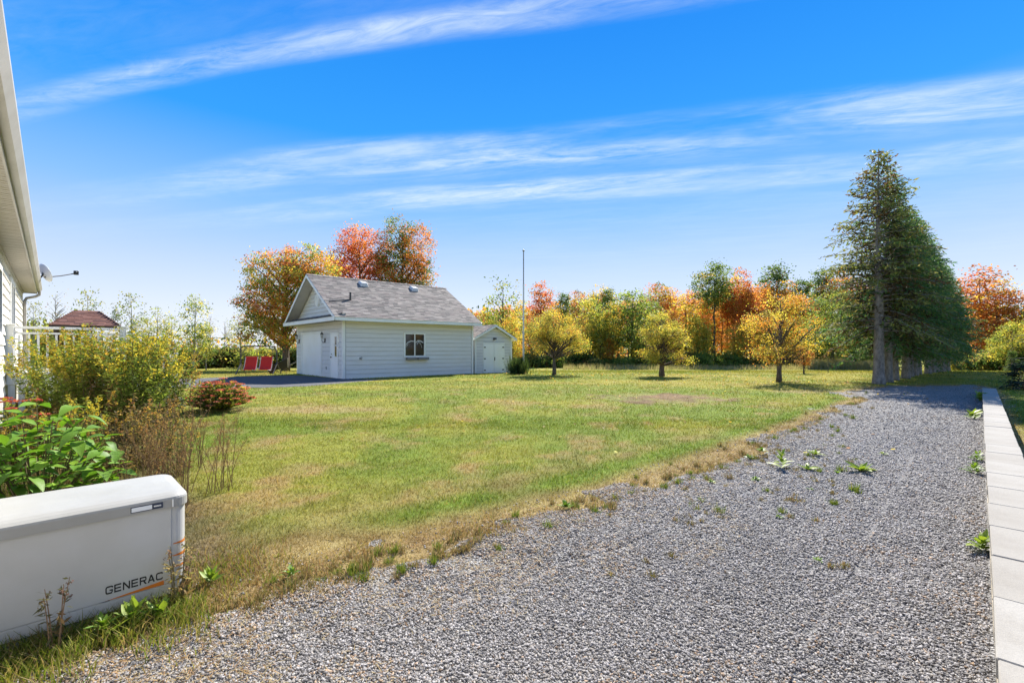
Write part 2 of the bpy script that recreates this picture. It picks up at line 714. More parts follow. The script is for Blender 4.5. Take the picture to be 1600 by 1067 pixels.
# --- the gravel drive
m = Mat('gravel', (.2, .2, .2), 0.9, 0.25)
vd = m.voronoi(62, 'Distance')
vc = m.voronoi(62, 'Color')
sepn = m.n.new('ShaderNodeSeparateColor')
m.l.new(vc, sepn.inputs[0])
val = m.ramp(sepn.outputs[0], [(0.0, (.10, .096, .093)), (0.35, (.20, .193, .188)), (0.7, (.30, .292, .285)), (1.0, (.42, .412, .40))])
val = m.mix(m.ramp(vd, [(0.35, 0.0), (0.75, 0.75)]), val, (.05, .05, .052))
big = m.noise(1.1, 5, 0.6)
val = m.mix(m.ramp(big, [(0.45, 0.0), (0.75, 0.35)]), val, (.30, .275, .25))
dust = m.noise(3.2, 5, 0.65)
val = m.mix(m.ramp(dust, [(0.56, 0.0), (0.70, 0.25)]), val, (.23, .165, .105))
m.color(val)
m.bump(m.math('SUBTRACT', 1.0, vd), 1.0, 0.02)
GRAVEL = m.m


def grav_z(x, y):
    sd = poly_sd(GRAV, x, y)
    n = fbm(x, y, 2.2, 4, 5) - .5 + .8 * (fbm(x, y, .8, 2, 65) - .5)
    n2 = fbm(x, y, .8, 3, 15) - .5
    off = np.clip(sd * .045, -.06, .012) + n * .060 * (sd < .9) + .012 * n2
    return zf(x, y) + off


gravel = link('gravel_drive', grid_mesh('gravel_drive', np.arange(-3.2, 17.2, .1), np.arange(-.2, 19.2, .1), grav_z, None, GRAVEL,
                                        lambda x, y: (poly_sd(GRAV, x, y) > -.55) & (touv(x, y)[1] > -.30)))
tag(gravel, kind='structure')

# --- asphalt apron before the garage
m = Mat('asphalt', (.055, .055, .06), 0.85, 0.3)
an = m.noise(120, 3, 0.7)
ab = m.noise(1.3, 5, 0.6)
m.color(m.mix(m.ramp(ab, [(0.4, 0.0), (0.7, 0.5)]), m.ramp(an, [(0.3, (.045, .045, .05)), (0.7, (.095, .095, .10))]), (.10, .098, .098)))
m.bump(an, 0.5, 0.01)


def asph_z(x, y):
    sd = poly_sd(ASPH, x, y)
    return zf(x, y) + np.clip(sd * .2, -.06, .014) + .012 * (fbm(x, y, 2.0, 3, 4) - .5) * (sd < .2)


asphalt = link('asphalt_driveway', grid_mesh('asphalt_driveway', np.arange(-17, -4, .15), np.arange(16, 23.5, .15), asph_z, None, m.m,
                                             lambda x, y: poly_sd(ASPH, x, y) > -.3))
tag(asphalt, kind='structure')


# --- loose stones: real ones near the eye
def stones(n):
    Y = 1.3 * (16.0 / 1.3) ** rng.random(n * 3)
    X = (rng.random(n * 3) * 2 - 1) * (1.25 * Y + .3)
    sd = poly_sd(GRAV, X, Y)
    nn = fbm(X, Y, 2.2, 4, 5) - .5 + .8 * (fbm(X, Y, .8, 2, 65) - .5)
    keep = (sd > -.02 - nn * 1.1) & (touv(X, Y)[1] > -.04)
    keep &= rng.random(len(X)) < 1 - .9 * ss(7.5, 15.5, Y)
    keep |= (sd > -.5) & (rng.random(len(X)) < .05)
    X, Y, sd = X[keep][:n], Y[keep][:n], sd[keep][:n]
    n = len(X)
    base = grav_z(X, Y)
    base = np.where(sd < 0, np.maximum(base, zf(X, Y)), base)
    s = (.0052 + .0075 * rng.random(n) ** 2.0) * (1 + .05 * np.clip(Y - 2, 0, 9))
    o = np.array([(1, 0, 0), (-.5, .87, 0), (-.5, -.87, 0), (0, 0, .72), (0, 0, -.72)], float)
    V = o[None] * (0.65 + .7 * rng.random((n, 5, 1))) * s[:, None, None]
    V = V * (.7 + .75 * rng.random((n, 1, 3)))
    a = rng.random(n) * 6.283
    t = (rng.random(n) - .5) * 1.8
    ca, sa, ct, st = np.cos(a), np.sin(a), np.cos(t), np.sin(t)
    x, y, z = V[..., 0], V[..., 1], V[..., 2]
    y, z = y * ct[:, None] - z * st[:, None], y * st[:, None] + z * ct[:, None]
    x, y = x * ca[:, None] - y * sa[:, None], x * sa[:, None] + y * ca[:, None]
    P = np.stack([x + X[:, None], y + Y[:, None], z + (base + s * (.1 + .35 * rng.random(n)))[:, None]], 2).reshape(-1, 3)
    f = np.array([(0, 1, 3), (1, 2, 3), (2, 0, 3), (1, 0, 4), (2, 1, 4), (0, 2, 4)])
    Fc = (f[None] + (np.arange(n) * 5)[:, None, None]).reshape(-1, 3)
    g = (.122 + .245 * rng.random(n) ** 1.2) * (.78 + .44 * fbm(X, Y, .5, 3, 12))
    w = rng.random(n)
    C = np.stack([g * (1.05 + .05 * (w > .8)), g, g * (1.0 - .10 * (w > .8))], 1)
    pt = fbm(X, Y, 1.3, 4, 91)
    tanm = rng.random(n) < .03 + .16 * ss(.60, .72, pt) + .22 * (sd < .4) * (touv(X, Y)[1] > 1.2)
    C[tanm] = C[tanm] * np.array((1.12, .86, .62))
    return P, Fc, np.repeat(C, 5, 0)


m = Mat('crushed_stone', (.2, .2, .2), 0.85, 0.3)
cc = m.attr()
m.color(m.mix(m.ramp(m.noise(160, 2, .6), [(0.35, 0.35), (0.65, 0.0)]), cc, m.mix(1.0, cc, (.55, .55, .56), 'MULTIPLY')))
P, Fc, C = stones(215000)
tag(link('loose_gravel', np_mesh('loose_gravel', P, Fc, C, m.m)), kind='stuff')


def straw(n):
    Y = 1.6 * (17 / 1.6) ** rng.random(n * 4)
    X = (rng.random(n * 4) * 2 - 1) * (1.2 * Y + .3)
    sd = poly_sd(GRAV, X, Y)
    pt = fbm(X, Y, 1.3, 4, 91)
    sd = np.where(touv(X, Y)[1] < 1.5, 9.0, sd)
    pr = (1 - ss(.0, 1.3, sd + (pt - .5) * 2.5)) * .9 + .30 * ss(.68, .74, pt) * (sd < 2.2)
    k = (sd > -.3) & (rng.random(n * 4) < pr) & (touv(X, Y)[1] > -.03)
    X, Y = X[k][:n], Y[k][:n]
    n = len(X)
    z = np.maximum(grav_z(X, Y), zf(X, Y)) + .008 + .012 * rng.random(n)
    a = rng.random(n) * 6.283
    L = rng.uniform(.012, .05, n) * (1 + .08 * Y)
    w = .0014 + .0004 * Y
    dx, dy = np.cos(a), np.sin(a)
    V = np.stack([np.stack([X - dy * w, Y + dx * w, z], 1), np.stack([X + dy * w, Y - dx * w, z], 1), np.stack([X + dx * L, Y + dy * L, z + (rng.random(n) - .3) * .02], 1)], 1)
    c = np.array([(.38, .29, .15), (.34, .22, .11), (.30, .18, .09), (.42, .34, .20)])[rng.integers(0, 4, n)] * (.7 + .5 * rng.random((n, 1)))
    return V.reshape(-1, 3), np.repeat(c, 3, 0)


V, C = straw(26000)
tag(link('straw_litter', np_mesh('straw_litter', V, np.arange(len(V)).reshape(-1, 3), C, GRASSM)), kind='stuff')


# --- turf blades
def no_grass(x, y):
    bad = np.zeros(len(x), bool)
    for poly, mrg in ((ASPH, 0), (GARAGE_P, .05), (SHED_P, .05), (HOUSE_P, 0), (GEN_P, .02), (WALL_P, 0)):
        bad |= poly_sd(poly, x, y) > -mrg
    return bad


def blades(n, y0, y1, hmin, hmax, side=1.3):
    Y = y0 * (y1 / y0) ** rng.random(n)
    X = (rng.random(n) * 2 - 1) * (side * Y + .5)
    sd = poly_sd(GRAV, X, Y)
    edge = fbm(X, Y, 2.2, 4, 5) - .5 + .8 * (fbm(X, Y, .8, 2, 65) - .5)
    k = (sd < -.06 - edge * 1.1) & ~no_grass(X, Y)
    thin = (sd > -.2) & (rng.random(n) < .35)
    q = ((X - MULCH[0]) / 1.75) ** 2 + ((Y - MULCH[1]) / 1.05) ** 2
    k &= ~thin & ~((q < 1.0) & (rng.random(n) < .8))
    X, Y, sd = X[k], Y[k], sd[k]
    n = len(X)
    col = lawncol(X, Y, sd)
    n2 = fbm(X, Y, 1.7, 4, 21)
    h = (hmin + (hmax - hmin) * rng.random(n)) * (.55 + .9 * n2)
    h *= np.where(col[:, 0] > col[:, 1] * 1.02, .75, 1.0)
    w = (.0016 + .00062 * Y) * (.7 + .6 * rng.random(n))
    a = rng.random(n) * 6.283
    lean = h * (.25 + .75 * rng.random(n))
    b = rng.random(n) * 6.283
    z = groundz(X, Y, sd)
    V = np.empty((n, 3, 3))
    V[:, 0] = np.stack([X - w * np.cos(a), Y - w * np.sin(a), z - .006], 1)
    V[:, 1] = np.stack([X + w * np.cos(a), Y + w * np.sin(a), z - .006], 1)
    V[:, 2] = np.stack([X + lean * np.cos(b), Y + lean * np.sin(b), z + h], 1)
    col = col * (.75 + .7 * rng.random((n, 1)))
    dry = rng.random(n) < .09
    col[dry] = col[dry] * .4 + TAN * .75
    return V.reshape(-1, 3), np.arange(n * 3).reshape(-1, 3), np.repeat(np.clip(col, 0, 1), 3, 0)


sets = [blades(230000, 2.6, 10, .018, .045), blades(170000, 9, 30, .025, .055), blades(40000, 28, 62, .05, .12, 1.1)]
V = np.concatenate([s[0] for s in sets])
C = np.concatenate([s[2] for s in sets])
tag(link('lawn_grass', np_mesh('lawn_grass', V, np.arange(len(V)).reshape(-1, 3), C, GRASSM)), kind='stuff')
# ------------------------------------------------------------------ buildings
def siding(root, face, a0, a1, z0, z1, step, mat, holes=(), top=None, name='siding_board', thick=.018, proud=.004):
    """lapped boards on a wall face. face(a, out, z) gives the local point; holes = (a0, a1, z0, z1); top(a) caps a gable"""
    k, z = 0, z0
    while z < z1 - .01:
        zt = min(z + step, z1)
        cuts = [(a0, a1)]
        spans = []
        for (h0, h1, g0, g1) in holes:
            if g1 > z + .02 and g0 < zt - .02:
                if g1 < zt - .03:
                    spans.append((h0, h1, g1 + .002, zt))
                if g0 > z + .03:
                    spans.append((h0, h1, z, g0 - .002))
                nxt = []
                for (p, q) in cuts:
                    if h0 > p:
                        nxt.append((p, min(q, h0)))
                    if h1 < q:
                        nxt.append((max(p, h1), q))
                cuts = [c for c in nxt if c[1] - c[0] > .02]
        for (p, q, zl, zh) in [(c[0], c[1], z, zt) for c in cuts] + spans:
            if top:
                pb, qb = max(p, top(z)[0]), min(q, top(z)[1])
                pt, qt = max(p, top(zt)[0]), min(q, top(zt)[1])
                if qb - pb < .05:
                    continue
                if qt - pt < .03:
                    mid = (pb + qb) / 2
                    pt, qt = mid - .015, mid + .015
            else:
                pb = pt = p
                qb = qt = q
            b = MB()
            o0, o1 = thick + proud + .012, proud + .006
            gp = .009  # open joint: the dark core seen through it draws the lap shadow
            vs = [face(pb, 0.0, zl + gp), face(qb, 0.0, zl + gp), face(qb, o0, zl + gp), face(pb, o0, zl + gp),
                  face(pt, 0.0, zh - .002), face(qt, 0.0, zh - .002), face(qt, o1, zh - .002), face(pt, o1, zh - .002)]
            b.hexa(vs).build(name, mat, root)
        z += step
        k += 1


def shingles(mb, org, ex, ey, W, L, tabw, exposure, palette, seed, clip=None, thick=.012):
    """tabs laid in courses over the roof plane org + a*ex + b*ey (b up the slope)"""
    r = random.Random(seed)
    n = ex.cross(ey).normalized()
    if n.z < 0:
        n = -n
    rows = int(math.ceil(L / exposure))
    for j in range(rows):
        b0, b1 = j * exposure, min(L, (j + 1) * exposure + .02)
        a = -r.random() * tabw
        while a < W:
            w = tabw * (.75 + .5 * r.random())
            p, q = max(0, a), min(W, a + w - .006)
            a += w
            if q - p < .02:
                continue
            if clip:
                lo, hi = clip(b0)
                p, q = max(p, lo), min(q, hi)
                if q - p < .02:
                    continue
            t = thick * (.8 + .7 * r.random())
            d0, d1 = b0 - .012 * r.random(), b1
            bs = [org + ex * p + ey * d0, org + ex * q + ey * d0, org + ex * q + ey * d1, org + ex * p + ey * d1]
            k = r.choice(palette)
            g = .85 + .3 * r.random()
            mb.add([tuple(bs[0] + n * t), tuple(bs[1] + n * t), tuple(bs[2] + n * .003), tuple(bs[3] + n * .003), tuple(bs[0]), tuple(bs[1])],
                   [(0, 1, 2, 3), (4, 5, 1, 0)], tuple(x * g for x in k))


m = Mat('asphalt_shingle', (.2, .2, .2), 0.9, 0.2)
cc = m.attr()
sg = m.noise(140, 3, 0.7)
m.color(m.mix(m.ramp(sg, [(0.35, 0.4), (0.6, 0.0)]), cc, m.mix(1.0, cc, (.6, .6, .6), 'MULTIPLY')))
m.bump(sg, 0.4, 0.006)
SHINGLE = m.m
GREYPAL = [(.150, .138, .128), (.185, .168, .155), (.225, .198, .180), (.115, .107, .103), (.175, .150, .142), (.235, .212, .193)]
BROWNPAL = [(.16, .075, .058), (.20, .095, .07), (.13, .065, .055), (.22, .11, .085)]

glass = Mat('window_glass', (.018, .021, .025), 0.06, 0.7).m
DOORW = painted('door_paint', (.88, .875, .86), 0.35, 0.03)
GREYWOOD = painted('weathered_wood', (.24, .23, .215), 0.9, 0.35, 4, 40, (1, 6, 6))


# ---- garage
def build_garage():
    z0 = .32
    root = thing('garage', 'pale grey single garage with a shingled gable roof, white roller door and window', 'garage', (gx_, gy_, z0), GROT)
    Lx, Wy, H, RZ = 7.09, 6.4, 2.72, 4.90
    mid = Wy / 2
    OVy, OVx = .45, .55
    ez = 2.66                                       # roof underside height at the eave edge
    sl = (RZ - ez) / (mid + OVy)
    # wall core
    c = MB()
    g = mid * sl + (ez + OVy * sl)
    c.box(0.001, Lx - .001, .001, Wy - .001, -.5, H)
    c.prism([(.001, 0.3, H), (.001, Wy - .3, H), (.001, mid, RZ - .35)], (Lx - .002, 0, 0))
    c.build('wall', painted('garage_wall', (.30, .30, .31), .7, .05), root)  # core darker than its siding, so the open laps read as shadow lines
    MB().box(-.03, Lx + .03, -.03, Wy + .03, -.55, .02).build('foundation', CONC, root)
    # lapped siding
    win = (2.94, 4.14, .95, 2.16)
    siding(root, lambda a, o, z: (a, -o, z), .10, Lx - .10, .02, H, .205, SIDING, [win])
    holes = [(.50, 1.52, -1, 2.12), (2.60, 5.68, -1, 2.22)]
    siding(root, lambda a, o, z: (-o, a, z), .10, Wy - .10, .02, H - .02, .205, SIDING, holes)
    siding(root, lambda a, o, z: (-o, a, z), -9, 20, H + .05, RZ - .08, .19, SIDING, (),
           lambda z: (mid - (RZ - .1 - z) / sl, mid + (RZ - .1 - z) / sl))
    siding(root, lambda a, o, z: (Lx + o, a, z), .10, Wy - .10, .02, H, .205, SIDING)
    for (x, y, sx, sy) in ((0, 0, -1, -1), (Lx, 0, 1, -1), (0, Wy, -1, 1), (Lx, Wy, 1, 1)):
        b = MB()
        t, w = .040, .11
        if sx < 0:
            b.box(-t, w - t, (-t if sy < 0 else Wy), (0 if sy < 0 else Wy + t), 0, H)
            b.box(-t, 0, (0 if sy < 0 else Wy - w), (w if sy < 0 else Wy), 0, H)
        else:
            b.box(Lx - w + t, Lx + t, (-t if sy < 0 else Wy), (0 if sy < 0 else Wy + t), 0, H)
            b.box(Lx, Lx + t, (0 if sy < 0 else Wy - w), (w if sy < 0 else Wy), 0, H)
        b.build('corner_board', WHITE, root)
    # roof
    roof = MB()
    T = .10
    prof = [(-OVy, ez), (mid, RZ), (Wy + OVy, ez), (Wy + OVy, ez + T), (mid, RZ + T), (-OVy, ez + T)]
    roof.prism([(-OVx, y, z) for y, z in prof[:2] + prof[4:]], (Lx + OVx + .3, 0, 0))
    roof.prism([(-OVx, y, z) for y, z in prof[1:5]], (Lx + OVx + .3, 0, 0))
    ro = roof.build('roof', painted('roof_deck', (.55, .54, .52), .7, .1), root)
    W_, L_ = Lx + OVx + .34, math.hypot(mid + OVy, RZ - ez)
    sh = MB()
    eyv = Vector((0, mid + OVy, RZ - ez)).normalized()
    shingles(sh, Vector((-OVx - .02, -OVy - .03, ez + T + .003 - .02)), Vector((1, 0, 0)), eyv, W_, L_ + .03, .30, .145, GREYPAL, 3)
    eyv2 = Vector((0, -(mid + OVy), RZ - ez)).normalized()
    shingles(sh, Vector((-OVx - .02, Wy + OVy + .03, ez + T + .003 - .02)), Vector((1, 0, 0)), eyv2, W_, L_ + .03, .30, .145, GREYPAL, 4)
    tag(sh.build('shingles', SHINGLE, ro, fix=False), kind='stuff')
    cap = MB()
    r = random.Random(5)
    x = -OVx - .02
    while x < Lx + .3:
        k = r.choice(GREYPAL)
        for s in (-1, 1):
            vs = [(x, mid, RZ + T + .03), (x + .3, mid, RZ + T + .018), (x + .3, mid + s * .15, RZ + T + .018 - .15 * sl + .01), (x, mid + s * .15, RZ + T + .03 - .15 * sl + .01)]
            cap.add(vs, [(0, 1, 2, 3)], k)
        x += .26
    tag(cap.build('ridge_cap', SHINGLE, ro, fix=False), kind='stuff')
    # rake boards, eave fascia, gutter line, soffits
    for s in (0, 1):
        y0, y1 = (-OVy, mid) if s == 0 else (Wy + OVy, mid)
        MB().prism([(-OVx - .03, y0, ez - .06), (-OVx - .03, y1, RZ - .06), (-OVx - .03, y1, RZ + T - .012), (-OVx - .03, y0, ez + T - .012)], (.028, 0, 0)).build('rake_board', WHITE, root)
        MB().prism([(Lx + .302, y0, ez - .06), (Lx + .302, y1, RZ - .06), (Lx + .302, y1, RZ + T - .012), (Lx + .302, y0, ez + T - .012)], (.028, 0, 0)).build('rake_board', WHITE, root)
        yy = -OVy - .03 if s == 0 else Wy + OVy + .002
        MB().box(-OVx, Lx + .3, yy, yy + .028, ez - .07, ez + T - .015).build('fascia', WHITE, root)
        ya, yb = (-OVy + .002, -.004) if s == 0 else (Wy + .004, Wy + OVy - .002)
        MB().box(-OVx + .01, Lx + .28, ya, yb, ez - .055, ez - .035).build('soffit', SOFFITM, root)
    # little skirt roof across the gable foot
    MB().box(-OVx, -.035, -OVy + .004, Wy + OVy - .004, ez - .055, ez - .033).build('gable_soffit', SOFFITM, root)
    MB().box(-OVx - .06, -OVx - .032, -OVy - .03, Wy + OVy + .03, ez - .075, ez + .10).build('gable_fascia', WHITE, root)
    sk = MB()
    shingles(sk, Vector((-OVx - .07, -OVy + .14, ez + .10)), Vector((0, 1, 0)), Vector((.52, 0, .20)).normalized(), Wy + 2 * OVy - .28, .56, .30, .14, GREYPAL[:2] + [(.10, .10, .105)], 8)
    tag(sk.build('skirt_shingles', SHINGLE, root, fix=False), kind='stuff')
    MB().prism([(-OVx - .03, -OVy + .1, ez - .03), (-OVx - .03, -OVy + .1, ez + .09), (-.03, -OVy + .1, ez + .28), (-.03, -OVy + .1, ez - .03)], (0, Wy + 2 * OVy - .2, 0)).build('skirt_roof', CONC, root)
    # round gable vent
    gv = MB().lathe([(.30, -.062), (.30, -.03), (.34, -.03), (.34, 0.0)], 24, 'x', (-.01, mid, 3.78)).build('gable_vent', WHITE, root)
    for k in range(5):
        w = math.sqrt(max(.0, .27 ** 2 - (-.2 + k * .1) ** 2))
        MB().box(-.086, -.074, mid - w, mid + w, 3.78 - .2 + k * .1 - .02, 3.78 - .2 + k * .1 + .02).build('vent_louvre', WHITE, gv)
    # overhead door of stacked panels
    MB().box(-.01, .0, 2.74, 5.54, 0, 2.10).build('door_backing', DOORW, root)
    d = MB().box(-.034, -.012, 2.76, 5.52, .01, .52).build('garage_door', DOORW, root, bevel=.004)
    tag(d, 'white sectional roller door')
    for k in range(1, 4):
        MB().box(-.034, -.012, 2.76, 5.52, .01 + .525 * k, .52 + .525 * k).build('door_panel', DOORW, d, bevel=.004)
    for k in range(4):
        for j in range(4):
            MB().box(-.041, -.035, 2.86 + j * .67, 3.40 + j * .67, .12 + .525 * k, .41 + .525 * k).build('raised_panel', DOORW, d, bevel=.003)
    for (a, b_, u0, u1) in ((2.60, 2.74, 0, 2.10), (5.54, 5.68, 0, 2.10), (2.60, 5.68, 2.10, 2.22)):
        MB().box(-.05, 0, a, b_, u0, u1).build('door_trim', WHITE, root)
    # side door with two panes
    sd = MB().box(-.03, -.0, .60, 1.42, .01, 2.02).build('side_door', DOORW, root, bevel=.004)
    tag(sd, 'white side door with a narrow two pane window')
    for (a, b_) in ((1.02, 1.50), (1.55, 1.92)):
        MB().box(-.037, -.031, .70, .92, a, b_).build('pane', glass, sd)
    for (p, q, r_, s_) in ((.67, .95, 1.92, 1.95), (.67, .95, .99, 1.02), (.67, .95, 1.50, 1.55), (.67, .70, 1.02, 1.92), (.92, .95, 1.02, 1.92)):
        MB().box(-.044, -.031, p, q, r_, s_).build('pane_frame', WHITE, sd)
    MB().lathe([(.012, -.09), (.035, -.085), (.035, -.05), (.012, -.045), (.012, -.03)], 12, 'x', (0, 1.35, .98)).build('handle', DARK, sd)
    MB().lathe([(.025, -.045), (.025, -.03)], 12, 'x', (0, 1.35, 1.12)).build('deadbolt', DARK, sd)
    for (a, b_, u0, u1) in ((.50, .60, 0, 2.02), (1.42, 1.52, 0, 2.02), (.50, 1.52, 2.02, 2.12)):
        MB().box(-.045, 0, a, b_, u0, u1).build('door_trim', WHITE, root)
    # coach lamps
    for y in (2.18, 6.02):
        lamp = MB().box(-.055, -.02, y - .05, y + .05, 1.66, 1.86).build('coach_lamp', BLACK, root)
        MB().tube([(-.05, y, 1.72), (-.12, y, 1.66), (-.18, y, 1.74), (-.18, y, 1.84)], .011, 6).build('lamp_arm', BLACK, lamp)
        MB().lathe([(.045, 0), (.075, .19)], 6, 'z', (-.18, y, 1.86)).build('lamp_glass', painted('lamp_glass', (.45, .44, .40), .15, .05), lamp)
        MB().lathe([(.09, 0), (.06, .05), (.012, .10), (.008, .15)], 6, 'z', (-.18, y, 2.05)).build('lamp_cap', BLACK, lamp)
    MB().box(-.05, -.022, 1.98, 2.06, .40, .52).build('outlet_box', CONC, root)
    # slider window with pale curved strips laid over the panes
    w = MB().box(3.02, 4.06, -.012, .02, 1.03, 2.08).build('window', Mat('window_dark', (.02, .022, .025), .5, .3).m, root)
    for (a, b_, u0, u1) in ((2.94, 4.14, 2.08, 2.16), (2.94, 4.14, .95, 1.03), (2.94, 3.02, 1.03, 2.08), (4.06, 4.14, 1.03, 2.08)):
        MB().box(a, b_, -.060, 0, u0, u1).build('frame', WHITE, w)
    MB().box(3.515, 3.565, -.052, -.013, 1.03, 2.08).build('mullion', WHITE, w)
    for a in (3.02, 3.565):
        MB().box(a + .004, a + .491, -.020, -.014, 1.034, 2.076).build('pane', glass, w)
    cm = painted('pale_strip_mat', (.55, .56, .57), .9, .1)
    for (pts, wd) in (([(3.06, 1.58), (3.16, 1.70), (3.34, 1.77), (3.50, 1.76)], .05), ([(3.60, 1.70), (3.72, 1.80), (3.88, 1.78), (4.03, 1.70)], .06),
                      ([(3.76, 1.74), (3.88, 1.62), (3.95, 1.42)], .035), ([(3.08, 1.48), (3.18, 1.62)], .03), ([(3.66, 1.60), (3.76, 1.74)], .05)):
        b = MB()
        for (p, q) in zip(pts[:-1], pts[1:]):
            b.hexa([(p[0], -.0235, p[1] - wd), (q[0], -.0235, q[1] - wd), (q[0], -.0215, q[1] - wd), (p[0], -.0215, p[1] - wd),
                    (p[0], -.0235, p[1]), (q[0], -.0235, q[1]), (q[0], -.0215, q[1]), (p[0], -.0215, p[1])])
        b.build('pale_strip', cm, w)
    for (a, b_) in ((3.05, 3.60), (3.66, 4.26)):
        fb = MB().box(a, b_, -.20, -.025, .82, .84)
        fb.box(a, b_, -.20, -.185, .84, .945).box(a, a + .015, -.185, -.025, .84, .945).box(b_ - .015, b_, -.185, -.025, .84, .945)
        fb.build('window_box', GREYWOOD, root)
    hb = MB().box(.73, .83, -.06, -.02, .88, .98)
    hb.tube([(.78, -.05, .93), (.78, -.12, .93), (.78, -.14, .88)], .014, 6).lathe([(.04, -.13), (.04, -.12)], 8, 'y', (.78, 0, .97))
    hb.build('hose_tap', CONC, root)
    # roof vents and plumbing pipe
    def on_roof(x, y):
        return (x, y, ez + T + (y + OVy) * sl)
    for x in (2.05, 4.98):
        px, py, pz = on_roof(x, 2.62)
        v = MB().hexa([(px - .22, py - .22, pz - .22 * sl), (px + .22, py - .22, pz - .22 * sl), (px + .22, py + .2, pz + .2 * sl), (px - .22, py + .2, pz + .2 * sl),
                       (px - .17, py - .20, pz + .10), (px + .17, py - .20, pz + .10), (px + .17, py + .14, pz + .22), (px - .17, py + .14, pz + .22)])
        v.build('roof_vent', painted('vent_metal', (.62, .60, .57), .4, .1), root, bevel=.03)
    px, py, pz = on_roof(.72, 1.0)
    MB().tube([(px, py, pz - .05), (px, py, pz + .36)], .045, 10).build('vent_pipe', DARK, root)
    px2, py2, pz2 = on_roof(-.35, .72)
    MB().tube([(px, py, pz + .03), (px - .4, py - .1, pz + .03 - .1 * sl), (px2, py2, pz2 + .03)], .022, 5).build('roof_cable', DARK, root)
    return root


build_garage()


# ---- garden shed beside it
def build_shed():
    x, y = gl(7.52, .33)
    root = thing('garden_shed', 'small grey garden shed with white double doors beside the garage', 'shed', (x, y, .22), GROT)
    W, D, H, RZ = 2.68, 3.0, 2.12, 2.78
    c = MB().box(.001, W - .001, .001, D, -.4, H)
    c.prism([(.02, .001, H), (W - .02, .001, H), (W / 2, .001, RZ - .1)], (0, D - .002, 0))
    c.build('wall', painted('shed_wall', (.30, .30, .31), .7, .05), root)  # dark core colour gives the shed's laps their shadow lines
    sl = (RZ - H + .05) / (W / 2 + .1)
    siding(root, lambda a, o, z: (a, -o, z), .08, W - .08, .02, H, .17, SIDING, [(.55, 2.13, -1, 1.84)])
    siding(root, lambda a, o, z: (a, -o, z), 0, W, H, RZ - .06, .16, SIDING, (), lambda z: (W / 2 - (RZ - .04 - z) / sl, W / 2 + (RZ - .04 - z) / sl))
    siding(root, lambda a, o, z: (-o, a, z), .08, D - .08, .02, H, .17, SIDING)
    siding(root, lambda a, o, z: (W + o, a, z), .08, D - .08, .02, H, .17, SIDING)
    for (a, b) in ((-.036, .08), (W - .08, W + .036)):
        MB().box(a, b, -.040, .0, 0, H).build('corner_board', WHITE, root)
    MB().box(-.038, -.0, .0, .08, 0, H).build('corner_board', WHITE, root)
    MB().box(W, W + .038, .0, .08, 0, H).build('corner_board', WHITE, root)
    OV, OF = .25, .22
    e = RZ - (W / 2 + OV) * sl
    ro = MB()
    ro.prism([(-OV, -OF, e), (W / 2, -OF, RZ), (W / 2, -OF, RZ + .07), (-OV, -OF, e + .07)], (0, D + OF + .2, 0))
    ro.prism([(W + OV, -OF, e), (W / 2, -OF, RZ), (W / 2, -OF, RZ + .07), (W + OV, -OF, e + .07)], (0, D + OF + .2, 0))
    roof = ro.build('roof', WHITE, root)
    sh = MB()
    L = math.hypot(W / 2 + OV, RZ - e)
    shingles(sh, Vector((-OV - .02, -OF - .02, e + .062)), Vector((0, 1, 0)), Vector((W / 2 + OV, 0, RZ - e)).normalized(), D + OF + .24, L + .03, .3, .14, GREYPAL, 12)
    shingles(sh, Vector((W + OV + .02, -OF - .02, e + .062)), Vector((0, 1, 0)), Vector((-W / 2 - OV, 0, RZ - e)).normalized(), D + OF + .24, L + .03, .3, .14, GREYPAL, 13)
    tag(sh.build('shingles', SHINGLE, roof, fix=False), kind='stuff')
    for s in (0, 1):
        x0, x1 = (-OV, W / 2) if s == 0 else (W + OV, W / 2)
        MB().prism([(x0, -OF - .026, e - .07), (x1, -OF - .026, RZ - .07), (x1, -OF - .026, RZ + .058), (x0, -OF - .026, e + .058)], (0, .024, 0)).build('rake_board', WHITE, root)
        MB().box(*((-OV - .02, -OV - .002) if s == 0 else (W + OV + .002, W + OV + .02)), -OF, D + .2, e - .06, e + .05).build('fascia', WHITE, root)
    for (a, b, hx) in ((.62, 1.33, .66), (1.35, 2.06, 2.02)):
        d = MB().box(a, b, -.036, 0, .04, 1.76).build('door', DOORW, root, bevel=.004)
        for hz in (.25, .9, 1.55):
            MB().box(hx - .07, hx + .07, -.046, -.037, hz - .03, hz + .03).build('hinge', DARK, d)
        if a > 1:
            MB().box(1.36, 1.40, -.065, -.037, .80, .98).build('handle', DARK, d)
    for (a, b, p, q) in ((.55, .62, 0, 1.77), (2.06, 2.13, 0, 1.77), (.55, 2.13, 1.77, 1.84)):
        MB().box(a, b, -.045, 0, p, q).build('door_trim', WHITE, root)
    lp = MB().box(1.30, 1.38, -.06, -.022, 2.0, 2.1)
    lp.lathe([(.03, 0), (.05, -.10)], 8, 'z', (1.28, -.10, 2.06)).lathe([(.03, 0), (.05, -.10)], 8, 'z', (1.42, -.10, 2.10))
    lp.build('twin_lamp', DARK, root)
    MB().box(-.04, W + .04, -.04, D, -.45, .03).build('base', CONC, root)


build_shed()


